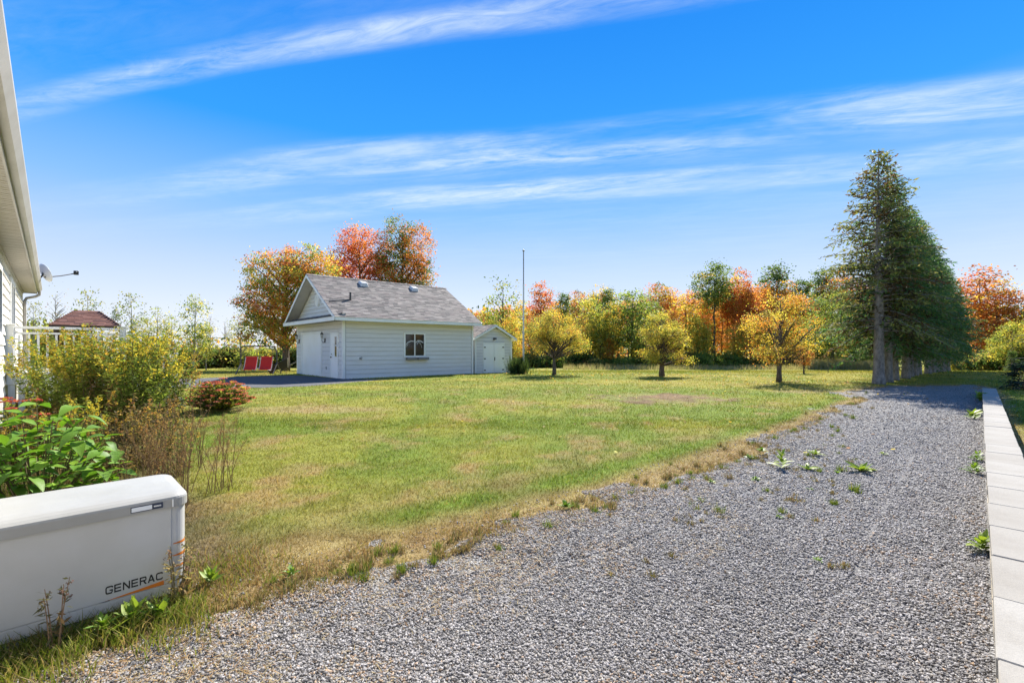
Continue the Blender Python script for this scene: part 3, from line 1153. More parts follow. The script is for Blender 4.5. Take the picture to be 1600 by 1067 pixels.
# ---- house wing at the left with its eave right above the eye
def build_house():
    root = thing('house', 'cream sided house with a deep eave and gutter at the picture edge', 'house', (0, 0, 0), LROT)
    wu, ve, v0 = -.68, 22.1, -3.0
    EZ = 3.56
    MB().box(-8, wu, v0, ve, -.3, EZ + .02).build('wall', painted('house_wall', (.34, .32, .30), .7, .05), root)  # core toned dark behind the boards to deepen the lap shadows
    MB().box(-8.02, wu + .03, v0, ve + .02, -.4, .75).build('foundation', CONC, root)
    holes = [(11.35, 12.75, 1.9, 3.2), (15.4, 17.3, 1.2, 3.32)]
    siding(root, lambda a, o, z: (wu + o, a, z), v0, ve - .10, .76, EZ - .02, .20, SIDING_HOUSE, holes, thick=.022)
    MB().box(wu, wu + .034, ve - .10, ve + .01, .76, EZ - .02).build('corner_board', WHITE, root)
    for (a, b, p, q) in holes:
        isdoor = p < 1.3
        w = MB().box(wu - .02, wu + .012, a + .09, b - .09, p + .09, q - .09).build('patio_door' if isdoor else 'window', glass, root)
        for (c0, c1, d0, d1) in ((a, b, q - .09, q), (a, b, p, p + .09), (a, a + .09, p + .09, q - .09), (b - .09, b, p + .09, q - .09)):
            MB().box(wu, wu + .05, c0, c1, d0, d1).build('frame', WHITE, w)
        MB().box(wu, wu + .04, (a + b) / 2 - .035, (a + b) / 2 + .035, p + .09, q - .09).build('mullion', WHITE, w)
    # eave
    eu = -.335
    proto = MB().box(wu + .002, eu - .002, .004, .296, EZ - .012, EZ)
    proto.box(wu + .002, eu - .002, .092, .100, EZ - .016, EZ - .012).box(wu + .002, eu - .002, .196, .204, EZ - .016, EZ - .012)
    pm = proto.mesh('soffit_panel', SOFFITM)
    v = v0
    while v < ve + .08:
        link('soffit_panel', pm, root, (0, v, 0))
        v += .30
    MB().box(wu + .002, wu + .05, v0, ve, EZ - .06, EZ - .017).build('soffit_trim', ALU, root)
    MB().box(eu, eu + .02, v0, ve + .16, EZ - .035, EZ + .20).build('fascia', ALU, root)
    MB().box(wu - .5, eu, ve + .14, ve + .16, EZ - .03, EZ + .18).build('end_fascia', ALU, root)
    g = MB()
    pr = [(eu + .021, EZ + .17), (eu + .021, EZ + .03), (eu + .09, EZ + .03), (eu + .135, EZ + .12), (eu + .135, EZ + .17), (eu + .12, EZ + .17), (eu + .12, EZ + .125), (eu + .085, EZ + .045), (eu + .035, EZ + .045), (eu + .035, EZ + .17)]
    n = len(pr)
    vs = [(u, v0, z) for u, z in pr] + [(u, ve + .17, z) for u, z in pr]
    fs = [(i, (i + 1) % n, n + (i + 1) % n, n + i) for i in range(n)]
    g.add(vs, fs)
    g.add([(eu + .021, ve + .171, EZ + .17), (eu + .021, ve + .171, EZ + .03), (eu + .09, ve + .171, EZ + .03), (eu + .135, ve + .171, EZ + .12), (eu + .135, ve + .171, EZ + .17)], [(0, 1, 2, 3, 4)])
    g.build('gutter', painted('gutter', (.38, .36, .335), .35, .15, 2.5), root, fix=False)
    MB().tube([(eu + .07, ve + .08, EZ + .05), (eu + .07, ve + .08, EZ - .06), (eu - .02, ve + .08, EZ - .13), (wu + .12, ve + .05, EZ - .20), (wu + .075, ve - .03, EZ - .30), (wu + .075, ve - .03, .3)], .042, 8).build('downspout', ALU, root)
    # roof
    ro = MB()
    sl = .36
    ro.prism([(eu, v0, EZ + .16), (eu, v0, EZ + .20), (-5.0, v0, EZ + .2 + (5.0 + eu) * sl), (-5.0, v0, EZ + .14 + (5 + eu) * sl)], (0, ve + .16 - v0, 0))
    ro.prism([(-9.6, v0, EZ + .16), (-9.6, v0, EZ + .20), (-5.0, v0, EZ + .2 + (5.0 + eu) * sl), (-5.0, v0, EZ + .14 + (5 + eu) * sl)], (0, ve + .16 - v0, 0))
    ro.prism([(wu, ve - .02, EZ), (-8, ve - .02, EZ), (-5, ve - .02, EZ + .1 + (5 + eu) * sl)], (0, .01, 0))
    rf = ro.build('roof', painted('house_roof', (.20, .19, .19), .9, .3, 3), root)
    return root


build_house()

# satellite dish on the eave
du, dv = -.265, 19.0
dx, dy = uv(du, dv)
dish = thing('satellite_dish', 'pale satellite dish on a bracket at the house eave', 'satellite dish', (dx, dy, 3.70), LROT)
m_ = MB()
prof = [(0.001, 0.0), (.10, .008), (.20, .03), (.29, .065), (.33, .085), (.335, .10), (.32, .10), (.28, .08), (.19, .045), (.10, .022), (.001, .014)]
m_.lathe(prof, 22, 'x')
db = m_.build('reflector', painted('dish_grey', (.60, .60, .60), .4, .05), dish, smooth=True)
db.location = (.10, .02, .16)
db.scale = (.8, .8, .8)
db.rotation_euler = (0, R(-22), R(22))
MB().tube([(0, 0, -.05), (.10, 0, .10), (.14, 0, .30)], .022, 8).build('mount', DARK, dish)
MB().tube([(.14, .0, .05), (.48, .28, .16), (.80, .55, .30)], .016, 6).build('feed_arm', DARK, dish)
MB().box(.76, .88, .50, .60, .26, .38).box(.80, .84, .47, .50, .29, .35).build('receiver', BLACK, dish, bevel=.01)


# ---- deck with white rail
def build_deck():
    root = thing('deck', 'white railed deck with steps against the cream house', 'deck', (0, 0, 0), LROT)
    u0, u1, v0, v1, fz = -.64, 1.25, 14.0, 18.4, 1.2
    pm = MB().box(u0, u1, .003, .137, fz - .035, fz).mesh('deck_board', painted('deck_board', (.60, .60, .60), .6, .15, 3, 60, (1, 8, 1)), bevel=.004)
    v = v0
    while v < v1:
        link('deck_board', pm, root, (0, v, 0))
        v += .14
    MB().box(u0, u1 + .02, v0 - .032, v0 - .004, fz - .24, fz - .037).build('skirt_board', WHITE, root)
    MB().box(u1 + .004, u1 + .03, v0, v1, fz - .24, fz - .037).build('skirt_board', WHITE, root)
    for k in range(13):
        a = u0 + .02 + k * .146
        MB().box(a, a + .10, v0 - .018, v0 - .002, .15, fz - .25).build('skirt_slat', WHITE, root)
    # posts
    pm = MB().box(-.05, .05, -.05, .05, 0, 1.0).box(-.065, .065, -.065, .065, 1.0, 1.03).mesh('rail_post', WHITE, bevel=.004)
    for (a, b, z, s) in ((-.60, v0, fz, 1), (1.18, v0, fz, 1), (1.18, v1 - .05, fz, 1), (2.15, v0, .46, 1.12)):
        link('rail_post', pm, root, (a, b, z - .02), None, (1.35, 1.35, s))
    # level rails
    bal = MB().box(-.019, .019, -.019, .019, 0, .78).mesh('baluster', WHITE)
    MB().box(-.532, 1.112, v0 - .045, v0 + .045, fz + .91, fz + .96).build('top_rail', WHITE, root, bevel=.006)
    MB().box(-.532, 1.112, v0 - .02, v0 + .02, fz + .08, fz + .125).build('bottom_rail', WHITE, root)
    MB().box(-.532, 1.112, v0 - .02, v0 + .02, fz + .80, fz + .84).build('mid_rail', WHITE, root)
    for k in range(12):
        link('baluster', bal, root, (-.46 + k * .137, v0, fz + .126), None, (1, 1, .85))
    MB().box(1.135, 1.225, v0 + .07, v1 - .12, fz + .91, fz + .96).build('top_rail', WHITE, root, bevel=.006)
    MB().box(1.16, 1.20, v0 + .07, v1 - .12, fz + .08, fz + .125).build('bottom_rail', WHITE, root)
    k = v0 + .2
    while k < v1 - .15:
        if not (v0 + .3 < k < v0 + .3):
            link('baluster', bal, root, (1.18, k, fz + .126), None, (1, 1, 1))
        k += .14
    # stair, going away from the house along the front edge
    for j in range(4):
        a = u1 + .03 + j * .27
        z = fz - .19 * (j + 1)
        st = MB().box(a, a + .29, v0 + .02, v0 + 1.3, z - .04, z).build('step', WHITE, root, bevel=.004)
        MB().box(a + .01, a + .03, v0 + .03, v0 + 1.29, z + .002, z + .15 if j else z + .15).build('riser', WHITE, st)
    for vv in (v0 - .03, v0 + 1.32):
        MB().prism([(u1 + .03, vv, fz - .01), (u1 + .03, vv, fz - .3), (u1 + .98, vv, .12), (u1 + 1.14, vv, .16), (u1 + 1.14, vv, .42)], (0, .03, 0)).build('stringer', WHITE, root)
    MB().hexa([(1.26, v0 - .04, fz + .85), (2.08, v0 - .04, 1.36), (2.08, v0 + .04, 1.36), (1.26, v0 + .04, fz + .85),
               (1.26, v0 - .04, fz + .90), (2.08, v0 - .04, 1.41), (2.08, v0 + .04, 1.41), (1.26, v0 + .04, fz + .90)]).build('stair_rail', WHITE, root)
    for k in range(5):
        a = 1.36 + k * .15
        z = fz - .01 - (a - 1.25) * .80
        link('baluster', bal, root, (a, v0, z), None, (1, 1, 1.06))
    return root


build_deck()


# ---- brown roofed gazebo behind the deck
def build_gazebo():
    Y = 24.5
    x = at(136, Y)
    root = thing('gazebo', 'gazebo with a brown shingled hip roof behind the deck', 'gazebo', (x, Y, gz(x, Y)), R(42))
    w, e, t = 1.34, 2.52, 3.36
    a = .46
    c = [(-w, -w), (w, -w), (w, w), (-w, w)]
    k = [(-a, -.05), (a, -.05), (a, .05), (-a, .05)]
    core = MB().add([(*p, e) for p in c] + [(*p, t - .02) for p in k], [(3, 2, 1, 0), (4, 5, 6, 7), (0, 1, 5, 4), (1, 2, 6, 5), (2, 3, 7, 6), (3, 0, 4, 7)])
    rf = core.build('roof', Mat('gazebo_roof_deck', (.13, .07, .06), .9).m, root)
    sh = MB()
    for i in range(4):
        p, q = Vector((*c[i], e + .01)), Vector((*c[(i + 1) % 4], e + .01))
        r_, s_ = Vector((*k[i], t)), Vector((*k[(i + 1) % 4], t))
        W = (q - p).length
        ex = (q - p).normalized()
        mid = (r_ + s_) / 2 - (p + q) / 2
        L = mid.length
        ey = mid.normalized()
        hw = (s_ - r_).length / 2
        shingles(sh, p, ex, ey, W, L, .30, .13, BROWNPAL, 30 + i, lambda b, W=W, L=L, hw=hw: (b / L * (W / 2 - hw), W - b / L * (W / 2 - hw)))
    tag(sh.build('shingles', SHINGLE, rf, fix=False), kind='stuff')
    for i in range(4):
        p, q = Vector((*c[i], 0)), Vector((*c[(i + 1) % 4], 0))
        b = MB()
        d = (q - p).normalized() * .001
        n = Vector((d.y, -d.x, 0)).normalized() * .02
        b.prism([p + d + Vector((0, 0, e - .12)), q - d + Vector((0, 0, e - .12)), q - d + Vector((0, 0, e - .003)), p + d + Vector((0, 0, e - .003))], n)
        b.build('fascia', painted('brown_paint', (.12, .07, .05), .6, .1), root)
    for (px, py) in ((-1.15, -1.15), (1.15, -1.15), (1.15, 1.15), (-1.15, 1.15)):
        MB().box(px - .06, px + .06, py - .06, py + .06, -.2, e - .13).build('post', painted('brown_paint', (.12, .07, .05), .6, .1), root)


build_gazebo()


# ---- retaining wall along the drive
def build_wall():
    root = thing('retaining_wall', 'long low wall of pale concrete capstones along the gravel drive', 'wall', (0, 0, 0), LROT)
    r = random.Random(2)
    m = Mat('capstone', (.5, .49, .46), .85, .2)
    n1 = m.noise(2.3, 6, .65)
    n2 = m.noise(70, 4, .7)
    rr = m.objrand()
    base = m.ramp(rr, [(0, (.255, .238, .212)), (.5, (.275, .258, .232)), (1, (.295, .28, .255))])
    base = m.mix(m.ramp(n1, [(.42, 0.0), (.70, .55)]), base, (.17, .150, .125))
    m.color(m.mix(m.ramp(n2, [(.35, .25), (.55, 0.0)]), base, (.17, .16, .145)))
    m.bump(n2, .35, .006)
    mb_ = Mat('wall_block', (.42, .37, .30), .9, .2)
    nb = mb_.noise(18, 5, .7)
    mb_.color(mb_.mix(mb_.ramp(nb, [(.35, .5), (.65, 0.0)]), mb_.ramp(mb_.objrand(), [(0, (.40, .35, .27)), (1, (.52, .46, .37))]), (.25, .21, .16)))
    mb_.bump(nb, .9, .03)
    u = -.6
    zt = .5
    protos = []
    for k in range(4):
        w = .64
        protos.append(MB().box(.001, w + .0005, -.343, -.046, zt - .085, zt).mesh('capstone', m.m, bevel=.005))
    k = 0
    while u < 19.6:
        link('capstone', protos[k % 4], root, (u, (r.random() - .5) * .006, (r.random() - .5) * .005), ((r.random() - .5) * .008, (r.random() - .5) * .004, (r.random() - .5) * .010))
        u += .642
        k += 1
    ue = u
    # the last cap tips down to a rounded end
    b = MB()
    pts = [(0, zt - .085), (0, zt), (.30, zt - .004), (.50, zt - .03), (.62, zt - .085), (.66, zt - .20), (.60, zt - .30), (0, zt - .30)]
    b.prism([(ue + p, -.343, z) for p, z in pts], (0, .297, 0)).build('end_cap', m.m, root, bevel=.006)
    bp = MB().box(.003, .397, -.335, -.056, 0, .138).mesh('wall_block', mb_.m, bevel=.008)
    for j in range(4):
        u = -.6 + (j % 2) * .2
        while u < ue - .3:
            z = zt - .087 - .142 * (j + 1)
            xx, yy = uv(u, -.2)
            if z + .14 > gz(xx, yy) - .05:
                link('wall_block', bp, root, (u, (r.random() - .5) * .006, z))
            u += .402


build_wall()


# ---- standby generator
def build_generator():
    root = thing('generator', 'white standby generator cabinet with bold lettering and an orange swoosh', 'generator', (0, 0, 0), LROT)
    u0, u1, v0, v1, zb, zt = -.57, .66, 3.82, 4.46, .06, .655
    CAB = painted('generator_enamel', (.46, .46, .452), .36, .09, 2.0, 200, spec=.45)
    LID = painted('generator_lid_sun_toned', (.31, .31, .302), .36, .12, 2.0, 200, spec=.45)  # same plastic as the body, toned darker to offset the sun on top
    seg = 8

    def ring(u0, u1, v0, v1, rd):
        out = []
        for (cx, cy, a0) in ((u1 - rd, v0 + rd, -90), (u1 - rd, v1 - rd, 0), (u0 + rd, v1 - rd, 90), (u0 + rd, v0 + rd, 180)):
            for i in range(seg + 1):
                a = R(a0 + 90 * i / seg)
                out.append((cx + rd * math.cos(a), cy + rd * math.sin(a)))
        return out

    def loft(rings, close=True):
        b = MB()
        n = len(rings[0][0])
        vs, fs = [], []
        for (pts, z) in rings:
            vs += [(p[0], p[1], z if not callable(z) else z(p)) for p in pts]
        for i in range(len(rings) - 1):
            for k in range(n):
                fs.append((i * n + k, i * n + (k + 1) % n, (i + 1) * n + (k + 1) % n, (i + 1) * n + k))
        fs.append(tuple(range(n))[::-1])
        fs.append(tuple(range((len(rings) - 1) * n, len(rings) * n)))
        return b.add(vs, fs)
    body = loft([(ring(u0, u1, v0, v1, .075), zb), (ring(u0, u1, v0, v1, .075), zt)]).build('body', CAB, root)
    # front door panel, a hair proud, and the toe strip below it
    MB().box(u0 + .03, u1 - .085, v0 - .007, v0 + .002, zb + .075, zt - .002).build('front_panel', CAB, body, bevel=.003)
    MB().box(u0 + .03, u1 - .085, v0 - .004, v0 + .002, zb + .004, zb + .070).build('toe_panel', CAB, body, bevel=.002)
    G_ = .012
    lid = loft([(ring(u0 - G_, u1 + G_, v0 - G_ - .012, v1 + G_, .09), zt - .012), (ring(u0 - G_, u1 + G_, v0 - G_ - .012, v1 + G_, .09), zt + .042),
                (ring(u0 - G_ + .004, u1 + G_ - .004, v0 - G_ - .008, v1 + G_ - .004, .088), zt + .055), (ring(u0 + .002, u1 - .002, v0 + .004, v1 - .004, .085), zt + .069),
                (ring(u0 + .02, u1 - .02, v0 + .035, v1 - .02, .08), zt + .080), (ring(u0 + .06, u1 - .06, v0 + .10, v1 - .07, .07), zt + .088), (ring(u0 + .14, u1 - .14, v0 + .2, v1 - .14, .06), zt + .092)])
    lo = lid.build('lid', LID, root)
    MB().box(u1 - .084, u1 - .078, v0 - G_ - .0145, v0 - G_ - .0115, zt - .01, zt + .04).build('lid_seam', WHITE, lo)
    MB().box(u0 - .05, u1 - .03, v0 + .03, v1 + .02, -.08, zb - .012).build('concrete_pad', CONC, root)
    MB().box(u0 + .02, u1 - .02, v0 + .02, v1 - .02, zb - .012, zb).build('base_rail', BLACK, root)
    # plate on the lid lip
    navy = Mat('plate_navy', (.02, .03, .06), .4).m
    pl = MB().box(u1 - .30, u1 - .135, v0 - G_ - .0150, v0 - G_ - .0122, zt - .001, zt + .036).build('name_plate', navy, lo)
    MB().box(u1 - .296, u1 - .192, v0 - G_ - .0165, v0 - G_ - .0151, zt + .004, zt + .031).build('plate_white', painted('plate_white', (.7, .72, .75), .4, .02), pl)
    for k in range(7):
        a = u1 - .182 + k * .0056
        MB().box(a, a + .0036, v0 - G_ - .0165, v0 - G_ - .0151, zt + .013, zt + .022).build('plate_mark', WHITE, pl)
    # lettering
    def ribbon(path, w):
        p = [Vector((q[0], q[1])) for q in path]
        lf, rt = [], []
        for i, q in enumerate(p):
            d0 = (q - p[i - 1]).normalized() if i else (p[1] - q).normalized()
            d1 = (p[i + 1] - q).normalized() if i < len(p) - 1 else d0
            n0, n1 = Vector((-d0.y, d0.x)), Vector((-d1.y, d1.x))
            m_ = (n0 + n1).normalized()
            k = w * .5 / max(.4, m_.dot(n0))
            lf.append(q + m_ * k)
            rt.append(q - m_ * k)
        return [[rt[i], rt[i + 1], lf[i + 1], lf[i]] for i in range(len(p) - 1)]

    def rect(x0, x1, y0, y1):
        return [(x0, y0), (x1, y0), (x1, y1), (x0, y1)]
    cpath = [(1.0, .74), (.96, .84), (.86, .905), (.30, .905), (.16, .85), (.10, .72), (.10, .28), (.16, .15), (.30, .095), (.86, .095), (.96, .16), (1.0, .26)]
    GLY = {
        'G': ribbon(cpath[:-2] + [(.93, .095)], .19) + [rect(.82, 1.02, .19, .54), rect(.56, .82, .37, .54)],
        'C': ribbon(cpath, .19),
        'E': [rect(0, .2, 0, 1), rect(.2, .98, 0, .19), rect(.2, .92, .41, .59), rect(.2, .98, .81, 1)],
        'N': [rect(0, .2, 0, 1), rect(.82, 1.02, 0, 1), [(.2, 1), (.2, .70), (.82, 0), (.82, .30)]],
        'R': [rect(0, .2, 0, 1)] + ribbon([(.2, .905), (.78, .905), (.88, .86), (.91, .76), (.91, .63), (.88, .54), (.78, .49), (.2, .49)], .19) + [[(.50, .392), (.76, .392), (1.04, 0), (.78, 0)]],
        'A': [[(-.04, 0), (.19, 0), (.5, .72), (.5, 1), (.39, 1)], [(1.04, 0), (.61, 1), (.5, 1), (.5, .72), (.81, 0)], [(.285, .22), (.715, .22), (.64, .39), (.36, .39)]],
    }
    L0, L1, zz0, hh = u1 - .420, u1 - .128, zb + .116, .050
    adv = (L1 - L0) / 7
    lt = MB()
    for i, ch in enumerate('GENERAC'):
        for pg in GLY[ch]:
            lt.prism([(L0 + adv * (i + .84 * p[0]), v0 - .0072, zz0 + hh * p[1]) for p in pg], (0, -.0008, 0))
    lt.build('lettering', Mat('letter_black', (.02, .02, .022), .45).m, body)
    org = Mat('decal_orange', (.55, .16, .02), .45).m
    yy = v0 - .0072
    MB().prism([(L0 - .005, yy, zz0 - .038), (L1 + .001, yy, zz0 - .038), (L1 + .001, yy, zz0 - .010)], (0, -.001, 0)).build('swoosh', org, body)
    MB().prism([(L0 - .03, yy, zz0 - .040), (L0 + .02, yy, zz0 - .040), (L0 + .02, yy, zz0 - .036)], (0, -.0012, 0)).build('swoosh_tail', Mat('decal_black', (.02, .02, .02), .45).m, body)
    # orange stripes wrapping the rounded corner
    for (z, w) in ((zb + .175, .016), (zb + .25, .022), (zb + .33, .018)):
        vs, fs = [], []
        for i in range(9):
            a = R(-90 + 75 * i / 8)
            px, py = u1 - .075 + .0765 * math.cos(a), v0 + .075 + .0765 * math.sin(a)
            t = i / 8
            vs += [(px, py, z - w * .5 * (.3 + t)), (px, py, z + w * .5 * (.3 + t))]
        fs = [(2 * i, 2 * i + 2, 2 * i + 3, 2 * i + 1) for i in range(8)]
        MB().add(vs, fs).build('stripe', org, body, fix=False)
    p = MB().lathe([(.019, -.004), (.019, .004), (.012, .004), (.012, -.002)], 14, 'y')
    po = p.build('corner_plug', BLACK, body)
    po.location = (u1 - .018, v0 + .018, zb + .045)
    po.rotation_euler = (0, 0, R(45))


build_generator()

# ---- flagpole
fx = at(818, 25.2)
fp = thing('flagpole', 'tall bare flagpole standing beside the garden shed', 'flagpole', (fx, 25.2, gz(fx, 25.2) - .1))
m_ = painted('pole_white', (.66, .66, .66), .4, .1)
MB().tube([(0, 0, 0), (0, 0, 2.6)], .055, 10).build('lower_pole', m_, fp)
MB().tube([(0, 0, 2.6), (0, 0, 5.0)], .042, 10).build('middle_pole', m_, fp)
MB().tube([(0, 0, 5.0), (0, 0, 6.72)], .030, 8).build('top_pole', painted('pole_grey', (.30, .31, .33), .4, .1), fp)
MB().lathe([(.02, 0), (.06, .03), (.06, .09), (.02, .12)], 10, 'z', (0, 0, 6.72)).build('finial', painted('pole_grey', (.30, .31, .33), .4, .1), fp, smooth=True)
MB().box(.055, .085, -.02, .02, 1.3, 1.45).build('cleat', DARK, fp)


# ---- swing with two red sling seats
def build_swing():
    Y = 25.0
    x0, x1 = at(377.5, Y), at(432, Y)
    cx = (x0 + x1) / 2
    W = x1 - x0
    root = thing('garden_swing', 'dark framed garden swing with two red sling seats by the asphalt', 'garden swing', (cx, Y, gz(cx, Y)), R(4))
    h = W / 2
    H = 1.50
    for s in (-1, 1):
        f = MB()
        f.tube([(s * h, -.55, 0), (s * h, -.05, .52), (s * h, 0, .6)], .03, 6)
        f.tube([(s * h, .55, 0), (s * h, .05, .52), (s * h, 0, .6)], .022, 6)
        f.build('leg', DARK, root)
    MB().tube([(-h, 0, .55), (-h, 0, H - .12), (-h + .12, 0, H), (h - .35, 0, H), (h - .12, 0, H - .06), (h - .02, 0, H - .3), (h, 0, .55)], .034, 8).build('frame', DARK, root)
    red = painted('red_sling', (.66, .028, .016), .7, .06, 3, 120)
    pale = painted('pale_tube', (.55, .50, .47), .4, .1)
    for sx in (-.43, .36):
        b = MB()
        w = .315
        prof = [(.10, .92), (-.06, .40), (-.18, .22), (-.50, .26)]
        for (p, q) in zip(prof[:-1], prof[1:]):
            b.hexa([(sx - w + .03, p[0], p[1]), (sx + w - .03, p[0], p[1]), (sx + w - .03, p[0] + .03, p[1]), (sx - w + .03, p[0] + .03, p[1]),
                    (sx - w + .03, q[0], q[1]), (sx + w - .03, q[0], q[1]), (sx + w - .03, q[0] + .03, q[1]), (sx - w + .03, q[0] + .03, q[1])])
        # slung fabric faces the camera: seat back turned away
        st = b.build('seat', red, root)
        for s in (-1, 1):
            MB().tube([(sx + s * w + .0, .12, .93), (sx + s * w, -.05, .40), (sx + s * w, -.17, .21), (sx + s * w, -.50, .25)], .02, 6).build('seat_rail', pale, st)
            MB().tube([(sx + s * w, -.02, .5), (sx + s * (w + .02), .0, .62), (sx + s * (w + .02), 0, H)], .008, 5).build('hanger', DARK, st)
        MB().tube([(sx - w, .12, .93), (sx + w, .12, .93)], .02, 6).build('head_rail', red, st)
    MB().box(-.06, .02, -.25, .05, .30, .34).build('tray', pale, root)


build_swing()

# tipped black wheelbarrow by the trunk
x = at(441, 26.6)
wb = thing('wheelbarrow', 'black wheelbarrow tipped up beside the maple trunk', 'wheelbarrow', (x, 26.6, gz(x, 26.6)), R(20))
tray = MB().hexa([(-.35, -.3, .18), (.30, -.3, .30), (.30, .3, .30), (-.35, .3, .18), (-.50, -.38, .46), (.30, -.38, .86), (.30, .38, .86), (-.50, .38, .46)])
tray.build('tray', BLACK, wb, bevel=.02)
MB().lathe([(.06, -.05), (.19, -.05), (.21, 0), (.19, .05), (.06, .05)], 16, 'y', (-.55, 0, .2)).build('wheel', BLACK, wb)
for s in (-.22, .22):
    MB().tube([(-.55, s * .3, .2), (0, s, .26), (.9, s * 1.3, .72)], .02, 6).build('handle', GREYWOOD, wb)
    MB().tube([(.1, s, .28), (.2, s, .0), (.32, s, .34)], .016, 6).build('leg', DARK, wb)
# ------------------------------------------------------------------ vegetation
def unit(v):
    return v / (np.linalg.norm(v, axis=-1, keepdims=True) + 1e-9)


def cards(P, size, col, g, aspect=.6, up=.4, A=None, fold=.0):
    """rhombic leaves at P; A = preferred leaf axis"""
    n = len(P)
    nr = unit(g.normal(size=(n, 3)) + np.array((0, 0, up)) * 1.5)
    a = g.normal(size=(n, 3)) if A is None else A + .35 * g.normal(size=(n, 3))
    a = unit(a - (a * nr).sum(1, keepdims=True) * nr)
    b = np.cross(nr, a)
    s = (size * (.7 + .6 * g.random(n)))[:, None] if not np.isscalar(size) else (size * (.7 + .6 * g.random((n, 1))))
    w = s * aspect * .5
    V = np.stack([P - a * s * .5, P - b * w + nr * s * fold, P + a * s * .5, P + b * w + nr * s * fold], 1)
    return V.reshape(-1, 3), np.arange(4 * n).reshape(-1, 4), np.repeat(col, 4, 0)


def jcol(c, g, v=.18, h=.06):
    n = len(c)
    return np.clip(c * (1 + v * (g.random((n, 1)) * 2 - 1)) * (1 + h * (g.random((n, 3)) * 2 - 1)), 0.003, .9)


def pal(cols, wts=None):
    cols = np.array(cols)

    def f(P, g):
        k = g.choice(len(cols), len(P), p=wts)
        return cols[k]
    return f


C_GREEN, C_DGREEN, C_LGREEN = (.16, .235, .055), (.085, .145, .045), (.30, .36, .08)
C_OLIVE, C_YEL, C_GOLD = (.30, .29, .09), (.62, .54, .10), (.60, .43, .075)
C_OR, C_DOR, C_RED, C_CRIM = (.64, .27, .065), (.52, .18, .055), (.60, .14, .075), (.46, .10, .075)
C_PINK, C_BRN = (.64, .24, .13), (.34, .21, .10)


def tree_mesh(H, tr, blobs, clumps, lpc, sig, leaf, palette, seed, bark=None, nl=14, lean=(0, 0), base_z=None, aspect=.7, jit=.18, up=.4):
    """(trunk mesh, crown mesh). blobs = (x, y, z, rx, ry, rz)"""
    g = np.random.default_rng(seed)
    r = random.Random(seed)
    B = np.array(blobs, float)
    wt = (B[:, 3] * B[:, 4] * B[:, 5]) ** .67
    k = g.choice(len(B), clumps, p=wt / wt.sum())
    d = unit(g.normal(size=(clumps, 3)))
    rad = (.35 + .65 * g.random((clumps, 1)) ** .45)
    Cc = B[k, :3] + d * rad * B[k, 3:]
    cc = palette(Cc, g)
    m_ = g.integers(int(lpc * .5), int(lpc * 1.5) + 1, clumps)
    idx = np.repeat(np.arange(clumps), m_)
    P = Cc[idx] + g.normal(size=(len(idx), 3)) * sig * (np.array((1, 1, .65))) * (.6 + .8 * g.random((clumps, 1)))[idx]
    col = jcol(cc[idx], g, jit)
    V, Fc, C = cards(P, leaf, col, g, aspect, up)
    crown = np_mesh('crown', V, Fc, C, LEAF)
    # trunk and limbs
    mb = MB()
    top = Vector((B[:, 0].mean() * .6 + lean[0], B[:, 1].mean() * .6 + lean[1], H * .86))
    pts, rr = [], []
    nn = 9
    for i in range(nn + 1):
        t = i / nn
        w = .05 * H * .25 * math.sin(t * 3.1)
        pts.append(Vector((top.x * t ** 1.4 + w * (r.random() - .5), top.y * t ** 1.4 + w * (r.random() - .5), top.z * t - (.15 if i == 0 else 0))))
        rr.append(tr * ((1.35 if i == 0 else 1.0) * (1 - t) ** .8 + .06))
    mb.tube(pts, rr, 8)

    def trunk_at(z):
        for a, b, ra, rb in zip(pts[:-1], pts[1:], rr[:-1], rr[1:]):
            if b.z >= z:
                t = max(0, (z - a.z) / max(1e-6, b.z - a.z))
                return a.lerp(b, t), ra + (rb - ra) * t
        return pts[-1], rr[-1]
    zlo = min(c[2] for c in Cc) if base_z is None else base_z
    for i in range(nl):
        c = Vector(Cc[r.randrange(clumps)])
        hz = math.hypot(c.x - top.x * .5, c.y - top.y * .5)
        z = max(zlo * .8, c.z - hz * (.55 + .5 * r.random()) - .2)
        z = min(z, top.z * .95)
        s, sr = trunk_at(z)
        mid = s.lerp(c, .5) + Vector((r.uniform(-.1, .1), r.uniform(-.1, .1), r.uniform(-.02, .12))) * (c - s).length
        r0 = min(sr * .75, .25 * tr + .012 * (c - s).length)
        mb.tube([s, s.lerp(mid, .5) + Vector((0, 0, -.02 * (c - s).length)), mid, mid.lerp(c, .55), c], [r0, r0 * .8, r0 * .6, r0 * .4, r0 * .18], 5, cap=False)
    trunk = mb.mesh('trunk', bark or BARK, smooth=True, fix=False)
    return trunk, crown


def plant_tree(name, meshes, label, x, y, cat='tree', rz=0.0, s=1.0, group=None, dz=0.0):
    t = thing(name, label, cat, (x, y, gz(x, y) + dz), rz, group)
    t.scale = s if hasattr(s, '__len__') else (s, s, s)
    link('trunk', meshes[0], t)
    link('crown', meshes[1], t)
    return t


def mixp(*stops):
    """palette by weights"""
    cols = [s[0] for s in stops]
    w = np.array([s[1] for s in stops], float)
    return pal(cols, w / w.sum())


# ---- the three maples behind the garage
def pal_left(P, g):
    t = np.clip((P[:, 0] + 3.2) / 6.5, 0, 1)
    base = mixp((C_OR, 2.6), (C_PINK, 1.4), (C_GREEN, 3.2), (C_LGREEN, 2.0), (C_GOLD, 1.3), (C_DOR, 1.8))(P, g)
    right = mixp((C_GOLD, 2.4), (C_YEL, 1.2), (C_LGREEN, 2), (C_GREEN, 2), (C_OR, 2.4))(P, g)
    c = np.where((g.random(len(P)) < t * .75)[:, None], right, base)
    low = (P[:, 2] < 3.6) & (g.random(len(P)) < .55)
    c[low] = np.array(C_YEL) * .85
    return c


